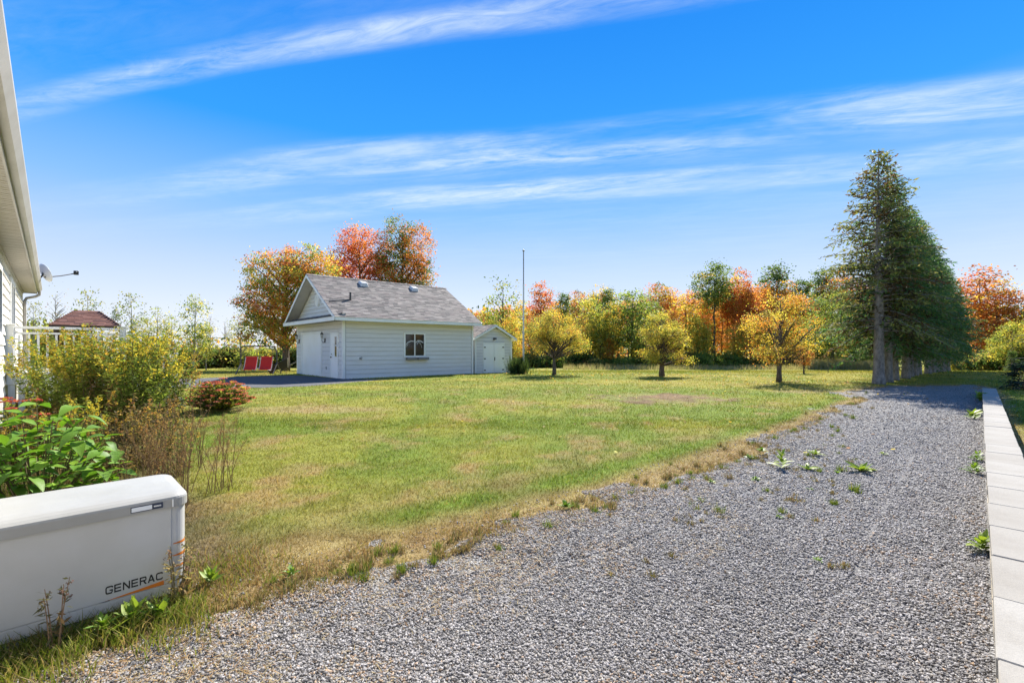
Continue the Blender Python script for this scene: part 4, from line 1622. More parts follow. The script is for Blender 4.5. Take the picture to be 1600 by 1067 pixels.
ml = tree_mesh(9.6, .26, [(0, 0, 5.6, 2.7, 2.7, 2.6), (-1.7, .3, 4.6, 1.9, 1.9, 1.9), (1.6, -.3, 5.4, 2.2, 2.2, 2.4), (-.9, 0, 7.2, 1.9, 1.8, 1.6), (1.1, .4, 7.7, 1.8, 1.8, 1.6), (2.5, 0, 7.0, 1.4, 1.4, 1.6), (-1.2, -.6, 2.9, 1.7, 1.5, 1.0), (.9, -.6, 2.8, 1.7, 1.4, .9)],
               950, 40, .27, .125, pal_left, 101, nl=42)
plant_tree('maple_tree', ml, 'broad orange and green maple left of the garage beside the red swing', at(446, 33.5), 33.5)


def pal_mid(P, g):
    return mixp((C_RED, 2.6), (C_CRIM, 1.2), (C_PINK, 1.5), (C_OR, 3.4), (C_DOR, 2))(P, g)


mm = tree_mesh(14.6, .26, [(0, 0, 9.5, 2.6, 2.6, 3.4), (-1.2, 0, 8.4, 2.2, 2.2, 2.4), (1.2, .2, 11.4, 1.9, 1.9, 2.2), (-.3, 0, 12.6, 1.8, 1.6, 1.6), (0, 0, 6.2, 2.4, 2.4, 2), (-1.6, 0, 10.3, 1.8, 1.6, 1.6), (1.9, 0, 9.4, 1.7, 1.5, 2.2)],
               500, 42, .32, .15, pal_mid, 102, nl=50)
plant_tree('maple_tree', mm, 'thin crowned crimson maple rising behind the middle of the garage roof', at(562, 48), 48, s=1.06)


def pal_right(P, g):
    c = mixp((C_DGREEN, 3.0), (C_GREEN, 2.5), (C_OLIVE, 2), (C_DOR, 1.2), (C_BRN, 1.2))(P, g)
    hot = ((P[:, 0] > .6) & (np.abs(P[:, 2] - 11.2) < 2.4)) & (g.random(len(P)) < .65)
    c[hot] = np.array(C_OR) * (.9, .85, .8)
    return c


mr = tree_mesh(15.6, .30, [(0, 0, 10, 2.8, 2.8, 3.4), (-.6, 0, 13.4, 1.7, 1.7, 1.9), (1.3, 0, 12.2, 1.8, 1.8, 2.2), (1.5, .2, 9.0, 1.9, 2, 2.4), (-1.3, 0, 8.6, 1.8, 2, 2.4), (0, 0, 6.4, 2.6, 2.6, 2.2)],
               600, 44, .32, .15, pal_right, 103, nl=40)
plant_tree('maple_tree', mr, 'tall green and orange maple behind the right end of the garage roof', at(628, 49), 49, s=1.07)

# ---- three small yellow trees on the lawn
for (px, py, top, seed, palette, dens, label, nm) in (
        (866, 586, 470, 111, mixp((C_GOLD, 2.6), (C_YEL, 2), (C_OLIVE, 3.0), (C_LGREEN, 2.2), (C_OR, .4), (C_BRN, .6)), 1.6, 'round dense golden tree on the lawn right of the flagpole', 'lawn_tree'),
        (1034, 587.5, 482, 112, mixp((C_YEL, 3.2), (C_LGREEN, 2), (C_GOLD, 1.6), (C_OLIVE, 1.8), (C_BRN, .9)), 1.0, 'loose yellow tree with a forked stubby trunk, beyond the bare mulch patch', 'lawn_tree'),
        (1217, 597, 446, 113, mixp((C_GOLD, 2.8), (C_OR, 1.9), (C_YEL, 2.2), (C_OLIVE, 1.6), (C_BRN, 1.2)), 1.0, 'airy golden tree standing between the wood and the tall spruces', 'lawn_tree')):
    x, y = G(px, py)
    Ht = CAMZ + (HY - top) * y / F - gz(x, y)
    k = Ht / 4.0
    r_ = 1.55 if seed == 111 else (1.50 if seed == 112 else 1.55)
    rb = random.Random(seed + 5)
    bl = []
    for j in range(44):
        t = rb.random()
        if seed == 111:
            zc, ro = 1.35 + 2.25 * t, r_ * (1.0 - .18 * t - .55 * t ** 4)
        elif seed == 112:
            zc, ro = 1.0 + 2.6 * t, r_ * (1.0 - .55 * t)
        else:
            zc, ro = .95 + 2.75 * t, r_ * (.92 - .15 * abs(t - .35) * 2 - .45 * t ** 3)
        q, a = math.sqrt(rb.random()) * 1.12, rb.random() * 6.283
        rr = rb.uniform(.16, .46)
        bl.append((ro * q * math.cos(a), ro * q * math.sin(a), zc, rr, rr, rr * .75))
    bl = [tuple(v * k for v in b) for b in bl]
    ms = tree_mesh(Ht, .095 if seed != 112 else .13, bl, int(400 * dens), 34, .16 * k, .056, palette, seed, nl=60)
    plant_tree(nm, ms, label, x, y)

# small russet sapling
x, y = G(1256, 584)
ms = tree_mesh(1.5, .045, [(0, 0, .9, .42, .42, .5), (-.1, 0, 1.2, .3, .3, .35)], 70, 18, .09, .08, mixp((C_BRN, 3), (C_DOR, 2), (C_GOLD, 1)), 115, nl=12)
plant_tree('sapling', ms, 'small russet sapling just right of the airy golden tree', x, y)


# ---- spruces
def spruce_mesh(H, zb, Lmax, seed, cols, dense=1.0, brown=.3, gapdir=None, tr=.24, zs=1.0):
    g = np.random.default_rng(seed)
    r = random.Random(seed)
    mb = MB()
    mb.tube([(0, 0, -.2), (0, 0, .12), (0, 0, .6), (.02, 0, H * .3), (-.02, .02, H * .6), (0, 0, H)], [tr * 1.45, tr * 1.15, tr * 1.0, tr * .8, tr * .45, .012], 10)
    P, A, Sz, Cl = [], [], [], []
    z = zb
    cols = np.array(cols)
    while z < H - .1:
        t = (z - zb) / (H - zb)
        nb = 2 if r.random() < .75 else 3
        a0 = r.random() * 6.28
        for i in range(nb):
            a = a0 + 6.283 * i / nb + r.uniform(-.35, .35)
            L = Lmax * (.98 * (1 - t) ** .95 + .03) * r.uniform(.60, 1.12) + .10
            if t < .12:
                L *= .75 + 2 * t
            if gapdir is not None:
                dd = math.cos(a - gapdir)
                if dd > .88 and t < .60 and r.random() < .62:
                    if r.random() < .5:
                        continue
                    L *= .45
            droop = r.uniform(.12, .42) * (1.15 - .9 * t)
            rise = r.uniform(.0, .16) + .55 * t
            pts = []
            for s in np.linspace(0, 1, 6):
                rr_ = L * s
                pts.append((rr_ * math.cos(a), rr_ * math.sin(a), z + L * (rise * s - droop * 2.0 * s * s + .55 * droop * s ** 4)))
            if L > .5:
                mb.tube(pts, [.030 * (1 - t) + .010, .02, .014, .010, .007, .004], 4, cap=False)
            pts = np.array(pts)
            nt = max(4, int(L / .095))
            isb = r.random() < brown * (1.0 if t > .78 else .45)
            for j in range(nt):
                s = .16 + .84 * (j + r.random()) / nt
                q = s * 5
                k = min(4, int(q))
                p = pts[k] + (pts[k + 1] - pts[k]) * (q - k)
                dirb = unit(pts[min(5, k + 1)] - pts[k])
                rl = r.uniform(-.9, .9)
                side = np.array((-math.sin(a) * math.cos(rl), math.cos(a) * math.cos(rl), math.sin(rl))) * (1 if (j % 2) else -1)
                tl = (.20 + .38 * L * (1 - s) * .6 + .12 * r.random()) * (1 if s < .93 else .8)
                d = unit(dirb * .75 + side * (.85 if s < .95 else .15) + np.array((0, 0, -.42 + .4 * r.random())))
                m = max(2, int(tl / .075))
                c = cols[r.randrange(len(cols))] * (.85 + .3 * r.random())
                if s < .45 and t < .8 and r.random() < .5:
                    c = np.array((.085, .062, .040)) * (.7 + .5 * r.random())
                if isb:
                    c = np.array((.135, .085, .042)) * (.75 + .5 * r.random())
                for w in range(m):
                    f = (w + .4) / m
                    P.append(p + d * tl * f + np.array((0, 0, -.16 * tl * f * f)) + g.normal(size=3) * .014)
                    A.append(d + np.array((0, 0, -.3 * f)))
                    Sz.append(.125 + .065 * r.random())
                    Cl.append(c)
        z += zs * (.072 + .052 * (1 - t)) * r.uniform(.5, 1.5) / dense
    # leader
    for i in range(10):
        P.append(np.array((0, 0, H - .3 + .04 * i)))
        A.append(np.array((r.uniform(-.5, .5), r.uniform(-.5, .5), 1)))
        Sz.append(.13)
        Cl.append(cols[0])
    # dead snags under the crown
    zz = max(.9, zb * .5)
    while zz < zb + 3:
        a = r.random() * 6.28
        L = r.uniform(.25, .9)
        mb.tube([(0, 0, zz), (L * .5 * math.cos(a), L * .5 * math.sin(a), zz - .03), (L * math.cos(a), L * math.sin(a), zz - .12 * L)], [.014, .009, .003], 4, cap=False)
        zz += r.uniform(.08, .22)
    P, A = np.array(P), np.array(A)
    V, Fc, C = cards(P, np.array(Sz), jcol(np.array(Cl), g, .22), g, .34, .9, A)
    return mb.mesh('trunk', BARK_GREY, smooth=True, fix=False), np_mesh('crown', V, Fc, C, NEEDLE)


OLV = [(.19, .225, .072), (.15, .195, .068), (.23, .235, .085), (.18, .17, .075)]
GRN = [(.125, .19, .066), (.10, .175, .068), (.165, .21, .070), (.175, .175, .068)]
DGR = [(.070, .17, .070), (.088, .19, .075), (.070, .145, .065), (.12, .205, .066)]
sx0, sy0 = G(1373, 600)
SDIR = unit(np.array((804.0, 726.0)))
first = spruce_mesh(8.85, 2.0, 2.85, 201, OLV, 1.25, .30, gapdir=R(-128), tr=.185)
protos = [spruce_mesh(9.3, 1.45, 2.9, 202, GRN, 1.1, .18, tr=.17), spruce_mesh(9.0, 1.5, 2.9, 203, DGR, 1.1, .08, tr=.17), spruce_mesh(9.2, 1.6, 2.8, 204, GRN + DGR, 1.0, .10, tr=.17)]
ORD = ['first', 'second', 'third', 'fourth', 'fifth', 'sixth', 'seventh', 'eighth', 'ninth', 'tenth', 'eleventh', 'twelfth', 'thirteenth', 'last']
d_ = 0.0
for i in range(14):
    jt = 0 if i == 0 else rnd.uniform(-.12, .12)
    x, y = sx0 + SDIR[0] * d_ - SDIR[1] * jt, sy0 + SDIR[1] * d_ + SDIR[0] * jt
    ms = first if i == 0 else protos[[0, 1, 2, 1, 0, 1, 2, 1, 1, 2, 1, 1, 2, 1][i]]
    lab = 'tallest spruce with a long bare grey trunk at the near end of the row' if i == 0 else '%s spruce of the close row counted from the gravel drive' % ORD[i]
    if i == 1:
        lab = 'second spruce of the row, its trunk right behind the tall bare one'
    plant_tree('spruce_tree', ms, lab, x, y, 'spruce', 0.0 if i == 0 else rnd.random() * 6.28, 1.0 if i == 0 else (rnd.uniform(.90, .98) - .014 * i), 'spruces in a close row')
    d_ += 1.45 if i == 0 else rnd.uniform(1.7, 2.1)

# ---- trees of the wood: prototypes by habit and colour
W = {}
def full(h, w):
    return [(0, 0, h * .55, w, w, h * .36), (-w * .4, 0, h * .4, w * .7, w * .7, h * .25), (w * .4, .1, h * .42, w * .7, w * .7, h * .25), (0, 0, h * .78, w * .65, w * .65, h * .2)]
def high(h, w):
    return [(0, 0, h * .78, w, w, h * .17), (-w * .5, 0, h * .68, w * .6, w * .6, h * .13), (w * .5, 0, h * .7, w * .6, w * .6, h * .14), (0, 0, h * .9, w * .6, w * .6, h * .1)]
def column(h, w):
    return [(0, 0, h * .55, w * .7, w * .7, h * .25), (0, 0, h * .75, w * .62, w * .62, h * .2), (.1, 0, h * .9, w * .4, w * .4, h * .1), (0, 0, h * .33, w * .6, w * .6, h * .15)]


kinds = {
    'gold': ('golden leaved tree', full(10, 2.3), mixp((C_GOLD, 3), (C_YEL, 3), (C_LGREEN, 1.2), (C_OR, 1)), 150, 26),
    'yellowgreen': ('yellow green tree', full(9, 2.2), mixp((C_YEL, 2.6), (C_LGREEN, 3), (C_OLIVE, 1.5), (C_GREEN, .7)), 150, 25),
    'green': ('leafy green tree', full(10, 2.5), mixp((C_GREEN, 3), (C_LGREEN, 2), (C_DGREEN, 1)), 170, 26),
    'talltrunk': ('high crowned green tree on a bare trunk', high(12.5, 2.3), mixp((C_GREEN, 3), (C_DGREEN, 2), (C_OLIVE, 1), (C_GOLD, .4)), 130, 30),
    'orange': ('orange leaved tree', column(11, 2.4), mixp((C_OR, 4), (C_DOR, 1.5), (C_GOLD, 1.6), (C_BRN, .6)), 140, 25),
    'tallorange': ('slender orange tree with a bare lower trunk', high(12, 1.9), mixp((C_OR, 3), (C_DOR, 2), (C_PINK, 1.4), (C_GOLD, 1)), 105, 25),
    'red': ('red leaved tree', column(11.5, 2.1), mixp((C_RED, 2), (C_DOR, 2.6), (C_OR, 2.0), (C_CRIM, .6), (C_BRN, 1.2)), 130, 25),
    'russet': ('russet and green tree', full(11, 2.1), mixp((C_BRN, 2), (C_DOR, 2.0), (C_OLIVE, 2), (C_DGREEN, 1.5)), 140, 26),
    'dark': ('dark green tree', column(11.5, 2.3), mixp((C_DGREEN, 4), (C_GREEN, 1.6), (C_BRN, .5)), 140, 27),
    'sparse': ('sparse pale green tree', full(9, 2.2), mixp((C_OLIVE, 2), (C_LGREEN, 1.2), (C_GREEN, 2)), 75, 17),
}
for i, (k, (lb, bl, pl_, nc, lpc)) in enumerate(kinds.items()):
    h = max(b[2] + b[5] for b in bl)
    W[k] = (tree_mesh(h, .13, bl, int(nc * 1.35), int(lpc * 1.15), .33, .19, pl_, 300 + i, nl=20, base_z=h * .3), h, lb)
    if k in ('gold', 'orange', 'tallorange', 'green', 'yellowgreen'):
        W[k + '2'] = (tree_mesh(h, .12, [(b[0] * -1, b[1], b[2] * .97, b[3] * 1.05, b[4], b[5]) for b in bl], int(nc * 1.35), int(lpc * 1.15), .34, .19, pl_, 340 + i, nl=20, base_z=h * .3), h, lb)

used_labels = {}
pending = []


def wood(kind, px, top, Y, wide=1.0, label=None):
    ms, h, lb = W[kind]
    x = at(px, Y)
    Ht = CAMZ + (HY - top) * Y / F - gz(x, Y)
    s = Ht / h * 1.05
    wide *= 1.05
    pending.append((label, lb, px, Y, Ht, plant_tree('wood_tree', ms, None, x, Y, 'tree', rnd.random() * 6.28, (s * wide, s * wide, s), None)))


# front rank, as in the photograph
for a in ((786, 438, 56, 'sparse', 1.15, 'loose grey green poplar behind the garden shed'), (764, 486, 52, 'yellowgreen', .9, 'small yellow green tree between the garage roof and the shed'),
          (800, 494, 50, 'gold', 1.1, 'bright golden tree just behind the shed roof'), (846, 445, 62, 'red', 1.25, 'red and dark topped tree behind the round golden lawn tree'),
          (880, 462, 64, 'dark', .9, None), (905, 458, 66, 'russet', 1.0, None), (925, 470, 62, 'yellowgreen', 1.0, None), (950, 456, 66, 'dark', .9, None), (938, 500, 60, 'yellowgreen2', 1.0, None),
          (958, 480, 60, 'gold', 1.0, None), (988, 456, 60, 'green', 1.45, 'large bright green tree at the front of the wood'), (1012, 470, 63, 'green2', 1.0, None), (1030, 446, 68, 'russet', 1.1, None),
          (1048, 455, 66, 'orange', 1.1, None), (1072, 462, 61, 'gold2', 1.3, 'broad bright golden tree behind the forked lawn tree'), (1052, 480, 60, 'red', .7, 'small scarlet tree in front of the golden wood trees'),
          (1090, 500, 59, 'yellowgreen', .9, None), (1116, 419, 61, 'talltrunk', 1.15, 'tall green crown on a long bare dark trunk, above the rest'), (1128, 475, 63, 'orange', .85, None),
          (1158, 425, 64, 'red', .95, 'tall red topped tree next to the high green crown'), (1145, 450, 62, 'tallorange', 1.0, None), (1172, 452, 62, 'tallorange2', 1.0, None),
          (1190, 446, 65, 'orange2', 1.1, None), (1214, 420, 68, 'dark', 1.2, 'dark green tree topping the airy golden lawn tree'), (1228, 445, 64, 'orange', 1.0, None), (1105, 470, 66, 'tallorange', 1.0, None),
          (1252, 442, 66, 'dark', 1.0, None), (1266, 470, 61, 'red', .8, None), (1286, 426, 68, 'dark', 1.0, 'round dark tree left of the tall spruce'), (1312, 424, 66, 'orange', 1.0, 'orange tree peeping out left of the tall spruce'),
          (1275, 500, 58, 'yellowgreen', 1.0, None), (1300, 455, 52, 'green2', 1.35, 'soft green tree close behind the left side of the tall spruce'), (1335, 470, 54, 'green', 1.1, None),
          (1160, 505, 59, 'gold', .8, None), (1000, 520, 58, 'yellowgreen', .8, None), (895, 500, 60, 'gold2', .9, None), (870, 480, 63, 'yellowgreen2', .9, None), (1208, 500, 60, 'gold2', .9, None),
          (1352, 445, 66, 'orange2', 1.0, None), (1240, 505, 59, 'yellowgreen2', .9, None)):
    wood(a[3], a[0], a[1], a[2], a[4], a[5])
for i in range(10):
    px = 860 + i * 48 + rnd.uniform(-6, 6)
    wood(rnd.choice(['yellowgreen', 'gold', 'yellowgreen2', 'gold2', 'green2', 'yellowgreen', 'sparse', 'orange2']), px, rnd.uniform(505, 530), rnd.uniform(58.5, 61), 1.0)
for px in (1098, 1136, 1150, 1166, 1180, 1196):
    wood(rnd.choice(['tallorange', 'tallorange2']), px, rnd.uniform(440, 470), rnd.uniform(61, 64), .62)
# ranks behind
for i in range(34):
    px = 755 + i * 19 + rnd.uniform(-5, 5)
    k = rnd.choice(['orange', 'orange2', 'gold', 'russet', 'tallorange', 'red', 'dark', 'gold2', 'tallorange2', 'yellowgreen'])
    wood(k, px, rnd.uniform(452, 480) + (12 if px < 900 else 0) + (-6 if px > 1100 else 0), rnd.uniform(71, 84), 1.15)
marks = [(700, 'behind the garden shed'), (830, 'beyond the round golden lawn tree'), (900, 'between the golden lawn tree and the bright green tree'), (975, 'around the bright green wood tree'),
         (1015, 'beyond the forked yellow lawn tree'), (1085, 'beside the tall bare trunked tree'), (1150, 'right of the red topped tree'), (1215, 'behind the airy golden lawn tree'), (1262, 'left of the tallest spruce'), (1330, 'showing behind the tall spruce')]
lab_seen = {}
for (label, lb, px, Y, Ht, o) in pending:
    if not label:
        mk = [m_[1] for m_ in marks if px >= m_[0]][-1]
        pre = 'near ' if Y < 70 else 'far '
        label = pre + lb + ' ' + mk
        lab_seen.setdefault(label, []).append((Ht, o))
    else:
        o['label'] = label
    o['group'] = 'trees of the autumn wood'
for label, lst in lab_seen.items():
    label = label.replace('high crowned green tree on a bare trunk', 'high crowned green tree')
    lst.sort(key=lambda q: -q[0])
    names = {1: [''], 2: ['taller', 'lower'], 3: ['tallest', 'middle', 'lowest'], 4: ['tallest', 'second tallest', 'third tallest', 'lowest']}.get(len(lst), ['tallest', 'second tallest', 'third tallest', 'fourth tallest', 'fifth tallest', 'lowest', 'lowest'])
    for i, (h, o) in enumerate(lst):
        o['label'] = label if len(lst) == 1 else ((names[min(i, len(names) - 1)] + ' ' + label).replace('with a bare lower trunk ', '').replace('on a bare trunk ', '').replace('beside the tall bare trunked tree', 'by the bare trunked tree').replace('between the golden lawn tree and the bright green tree', 'left of the bright green tree').replace('behind the airy golden lawn tree', 'past the airy lawn tree').replace('between the red topped tree and the airy lawn tree', 'right of the red topped tree'))

# ---- right hand edge
for (kind, px, top, Y, wd, lab) in (('red', 1530, 414, 50, 1.6, 'tallest red orange maple rising right of the spruce row'), ('orange', 1556, 438, 47, 1.5, 'bright orange maple beside the tallest one'),
                                    ('russet', 1596, 462, 46, 1.5, 'olive and russet tree at the right of the orange maple'), ('yellowgreen', 1582, 500, 40, 1.25, 'broad yellow green tree in front of the orange maple'),
                                    ('gold', 1640, 470, 42, 1.4, 'golden tree at the far right end of the lawn'), ('yellowgreen2', 1556, 520, 44, .9, 'low yellow tree between spruce row and orange maple'),
                                    ('green', 1690, 450, 45, 1.3, 'leafy green tree beyond the right hand lawn')):
    ms, h, lb = W[kind]
    x = at(px, Y)
    s = (CAMZ + (HY - top) * Y / F - gz(x, Y)) / h
    plant_tree('wood_tree', ms, lab, x, Y, 'tree', rnd.random() * 6.28, (s * wd, s * wd, s), 'trees right of the spruces')


# ---- bushes
def bush_mesh(seed, palette, n=110, lpc=24, leaf=.12):
    g = np.random.default_rng(seed)
    bl = [(0, 0, .5, .8, .7, .5), (-.5, .1, .4, .5, .5, .4), (.5, -.1, .42, .55, .5, .42), (0, 0, .8, .5, .5, .3)]
    return tree_mesh(1.1, .04, bl, n, lpc, .13, leaf, palette, seed, nl=16, base_z=.05)


bdark = bush_mesh(401, mixp((C_DGREEN, 4), (C_GREEN, 2), (C_OLIVE, 1.5), (C_BRN, .8)))
byel = bush_mesh(402, mixp((C_YEL, 2), (C_LGREEN, 2.5), (C_OLIVE, 2)))
bgreen = bush_mesh(403, mixp((C_GREEN, 3), (C_LGREEN, 2), (C_OLIVE, 1)))
bolive = bush_mesh(404, mixp((C_OLIVE, 3), (C_BRN, 1.4), (C_DGREEN, 2), (C_GOLD, .5)))


def bush(ms, px, Y, w, h, label, name='bush', group=None, dz=-.05):
    x = at(px, Y)
    plant_tree(name, ms, label, x, Y, 'bush', rnd.random() * 6.28, (w / 1.25, w / 1.25, h / 1.1), group, dz)


i = 0
under = []
for px in range(700, 1372, 21):
    ms = rnd.choice([bdark, bolive, bolive, bgreen, bgreen, bdark])
    Y = rnd.uniform(56.5, 60)
    x = at(px, Y)
    o = plant_tree('undergrowth_bush', ms, None, x, Y, 'bush', rnd.random() * 6.28, (rnd.uniform(1.5, 2.3), rnd.uniform(1.5, 2.3), rnd.uniform(1.0, 2.0)), 'bushes along the foot of the wood', -.1)
    under.append((px, o, ms))
seen = {}
for px, o, ms in under:
    mk = [m_[1] for m_ in marks if px >= m_[0]][-1]
    q = {id(bdark): 'dark', id(bolive): 'olive brown', id(bgreen): 'fresh green'}[id(ms)]
    seen.setdefault('%s bush low %s' % (q, mk), []).append(o)
for lb_, lst in seen.items():
    for j, o in enumerate(lst):
        o['label'] = lb_ if len(lst) == 1 else ('left hand ' if j == 0 else 'right hand ' if j == len(lst) - 1 else ['second ', 'third ', 'fourth ', 'fifth '][j - 1]) + lb_

for (ms, px, Y, w, h, lab) in ((byel, 1502, 46, 1.5, 1.9, 'yellow green bush at the end of the spruce row'), (bdark, 1530, 44, 1.8, 1.7, 'dark bush under the tallest right hand maple'), (bolive, 1558, 42, 2.0, 2.2, 'olive bush below the orange maple'),
                               (bdark, 1592, 40, 2.2, 2.2, 'dark bush under the broad yellow green tree'), (bolive, 1630, 41, 2.2, 2.4, 'olive bush at the far right edge of the lawn'), (bgreen, 1481, 48, 1.2, 1.4, 'small green bush touching the last spruces')):
    bush(ms, px, Y, w, h, lab, group='bushes at the right edge of the lawn')
cone = spruce_mesh(1.9, .1, .75, 205, [(.10, .16, .04), (.13, .19, .05), (.08, .14, .04)], .9, 0, tr=.04, zs=.35)
x, Y = at(1581, 33), 33
plant_tree('young_conifer', cone, 'bright young conifer at the far side of the right lawn', x, Y, 'conifer', 0, (.62, .62, .78))
x, Y = at(1602, 15.4), 15.4
blue = spruce_mesh(1.5, .08, .75, 206, [(.028, .06, .046), (.035, .07, .055), (.022, .05, .038)], .9, 0, tr=.04, zs=.32)
plant_tree('young_spruce', blue, 'low dark blue spruce on the lawn right of the capped wall', x, Y, 'spruce', 0, (.85, .85, .62))

# left far side: hedge line, saplings
for j, (px, h, ms, lab) in enumerate(((320, 2.2, bolive, 'olive hedge bush left of the swing'), (345, 2.5, bdark, 'dark hedge bush just left of the swing frame'), (372, 2.4, bdark, 'dark hedge bush behind the swing frame'), (400, 2.3, byel, 'yellow hedge bush behind the red seats'),
                                      (425, 2.4, bdark, 'dark hedge bush behind the maple trunk'), (452, 2.6, bolive, 'olive hedge bush at the left wall of the garage'), (292, 2.6, bgreen, 'green hedge bush below the yellow green sapling'), (262, 2.4, byel, 'yellow hedge bush beyond the goldenrod'),
                                      (225, 3.2, bolive, 'olive hedge bush right of the brown roof'), (66, 5.4, byel, 'rounded yellow green bush at the corner of the cream house'), (120, 5.8, bolive, 'olive bush behind the brown roof'), (475, 2.8, bdark, 'dark hedge bush hidden behind the garage corner'), (190, 3.4, bdark, 'dark bush at the right eave of the brown roof'))):
    bush(ms, px, 55 + (j % 3) * 1.5, 3.2, h, lab, 'hedge_bush', 'hedge along the far left lawn')
bare = tree_mesh(8, .075, [(0, 0, 5.2, .9, .9, 2.6)], 60, 3, .25, .12, mixp((C_OLIVE, 1), (C_BRN, 1)), 501, BARK_PALE, nl=44, base_z=2.2)
twig = tree_mesh(7, .07, [(0, 0, 4.6, 1.0, 1.0, 2.3)], 70, 9, .22, .15, mixp((C_OLIVE, 2), (C_GREEN, 2)), 502, BARK_PALE, nl=36, base_z=1.8)
asp = tree_mesh(8, .09, [(0, 0, 4.6, 1.3, 1.3, 3.0), (.5, 0, 3.2, 1.2, 1.2, 1.6)], 130, 20, .28, .16, mixp((C_GREEN, 3), (C_LGREEN, 2), (C_YEL, 1.8), (C_OLIVE, 1)), 503, BARK_PALE, nl=26, base_z=1.2)
sp2 = tree_mesh(7, .08, [(0, 0, 4.2, 1.5, 1.5, 2.4)], 100, 14, .3, .15, mixp((C_OLIVE, 3), (C_LGREEN, 2), (C_YEL, .8)), 504, BARK_PALE, nl=30, base_z=1.2)
for (ms, h, px, top, Y, wd, lab) in ((bare, 8, 87, 440, 50, 1.0, 'bare thin birch right of the satellite dish'), (twig, 7, 137, 443, 46, .9, 'thin tree with scattered leaf clumps above the brown roof'), (twig, 7, 205, 448, 48, 1.0, 'feathery sapling just right of the brown roof'),
                                     (sp2, 7, 246, 474, 46, 1.0, 'sparse olive sapling between the feathery one and the leafy one'), (asp, 8, 303, 453, 45, 1.0, 'leafy green and yellow aspen above the goldenrod'), (sp2, 7, 222, 490, 44, .8, 'low olive sapling next to the brown roof'),
                                     (bare, 8, 328, 480, 56, .9, 'bare thin birch right of the leafy aspen'), (bare, 8, 351, 490, 58, .8, 'bare slim pole of a tree left of the broad maple'), (sp2, 7, 376, 485, 50, .9, 'olive sapling at the left edge of the broad maple'),
                                     (twig, 7, 52, 462, 52, .9, 'thin tree close to the corner of the cream house'), (sp2, 7, 268, 490, 48, .9, 'small pale sapling left of the leafy aspen'), (asp, 8, 322, 500, 47, .8, 'shorter yellow aspen beside the leafy one'), (bare, 8, 160, 470, 54, .8, 'bare birch behind the ridge of the brown roof')):
    x = at(px, Y)
    s = (CAMZ + (HY - top) * Y / F - gz(x, Y)) / h
    plant_tree('sapling', ms, lab, x, Y, 'tree', rnd.random() * 6.28, (s * wd, s * wd, s), 'young trees along the far left')
x, Y = at(180, 48), 48
scn = spruce_mesh(4, .3, 1.0, 207, GRN, .8, .1, tr=.05)
s = (CAMZ + (HY - 479) * Y / F - gz(x, Y)) / 4
plant_tree('small_fir', scn, 'small dark fir beside the right slope of the brown roof', x, Y, 'fir', 0, (s * .55, s * .55, s))

# distant wood closing the view
g = np.random.default_rng(77)
n = 30000
px = np.concatenate([g.uniform(-900, 660, n // 5), g.uniform(690, 1700, n - n // 5 - 4000), g.uniform(1700, 2600, 4000)])
Yv = g.uniform(92, 120, n)
xv = (px - CX) / F * Yv
hz = np.where(px < 700, 4.5, 10.5) * (.75 + .5 * fbm(xv, Yv, .12, 3, 31))
zv = -.6 + hz * g.random(n) ** 1.25
cc = mixp((C_DGREEN, 3), (C_OLIVE, 3), (C_GOLD, 2), (C_OR, 2), (C_BRN, 1))(np.stack([xv, Yv, zv], 1), g)
V, Fc, C = cards(np.stack([xv, Yv, zv], 1), .9, jcol(cc, g), g, .7)
tag(link('far_wood', np_mesh('far_wood', V, Fc, C, LEAF)), kind='stuff')

# pale reeds at the foot of the wood
n = 9000
g = np.random.default_rng(78)
px = np.concatenate([g.uniform(1262, 1368, int(n * .62)), g.uniform(880, 1262, n - int(n * .62))])
Yv = g.uniform(50, 54, n)
xv = (px - CX) / F * Yv
h = np.where(px > 1262, g.uniform(.75, 1.25, n), g.uniform(.2, .7, n)) * (.7 + .6 * fbm(xv, Yv, .5, 2, 8))
a = g.random(n) * 6.28
w = .022
z = zf(xv, Yv)
V = np.stack([np.stack([xv - w, Yv, z - .05], 1), np.stack([xv + w, Yv, z - .05], 1), np.stack([xv + .25 * h * np.cos(a), Yv + .25 * h * np.sin(a), z + h], 1)], 1).reshape(-1, 3)
cc = pal([(.36, .31, .17), (.30, .28, .12), (.22, .24, .08), (.40, .36, .22)])(xv[:, None], g)
tag(link('reed_grass', np_mesh('reed_grass', V, np.arange(3 * n).reshape(-1, 3), np.repeat(jcol(cc, g), 3, 0), GRASSM)), kind='stuff')
# ------------------------------------------------------------------ plants close by
STEMM = Mat('plant_stem', (.12, .10, .05), .8, .2).m
STEM_DRY = Mat('dry_stem', (.20, .125, .07), .85, .15).m


def stem_curve(base, az, lean, L, n=6, curl=.3):
    pts = []
    x, y, z = base
    a = lean * .35
    for i in range(n + 1):
        pts.append((x, y, z))
        s = L / n
        x += s * math.sin(a) * math.cos(az)
        y += s * math.sin(a) * math.sin(az)
        z += s * math.cos(a)
        a += (lean * .65 + curl * lean) / n
    return pts


def lerp_path(pts, t):
    q = t * (len(pts) - 1)
    k = min(len(pts) - 2, int(q))
    a, b = np.array(pts[k]), np.array(pts[k + 1])
    return a + (b - a) * (q - k), unit(b - a)


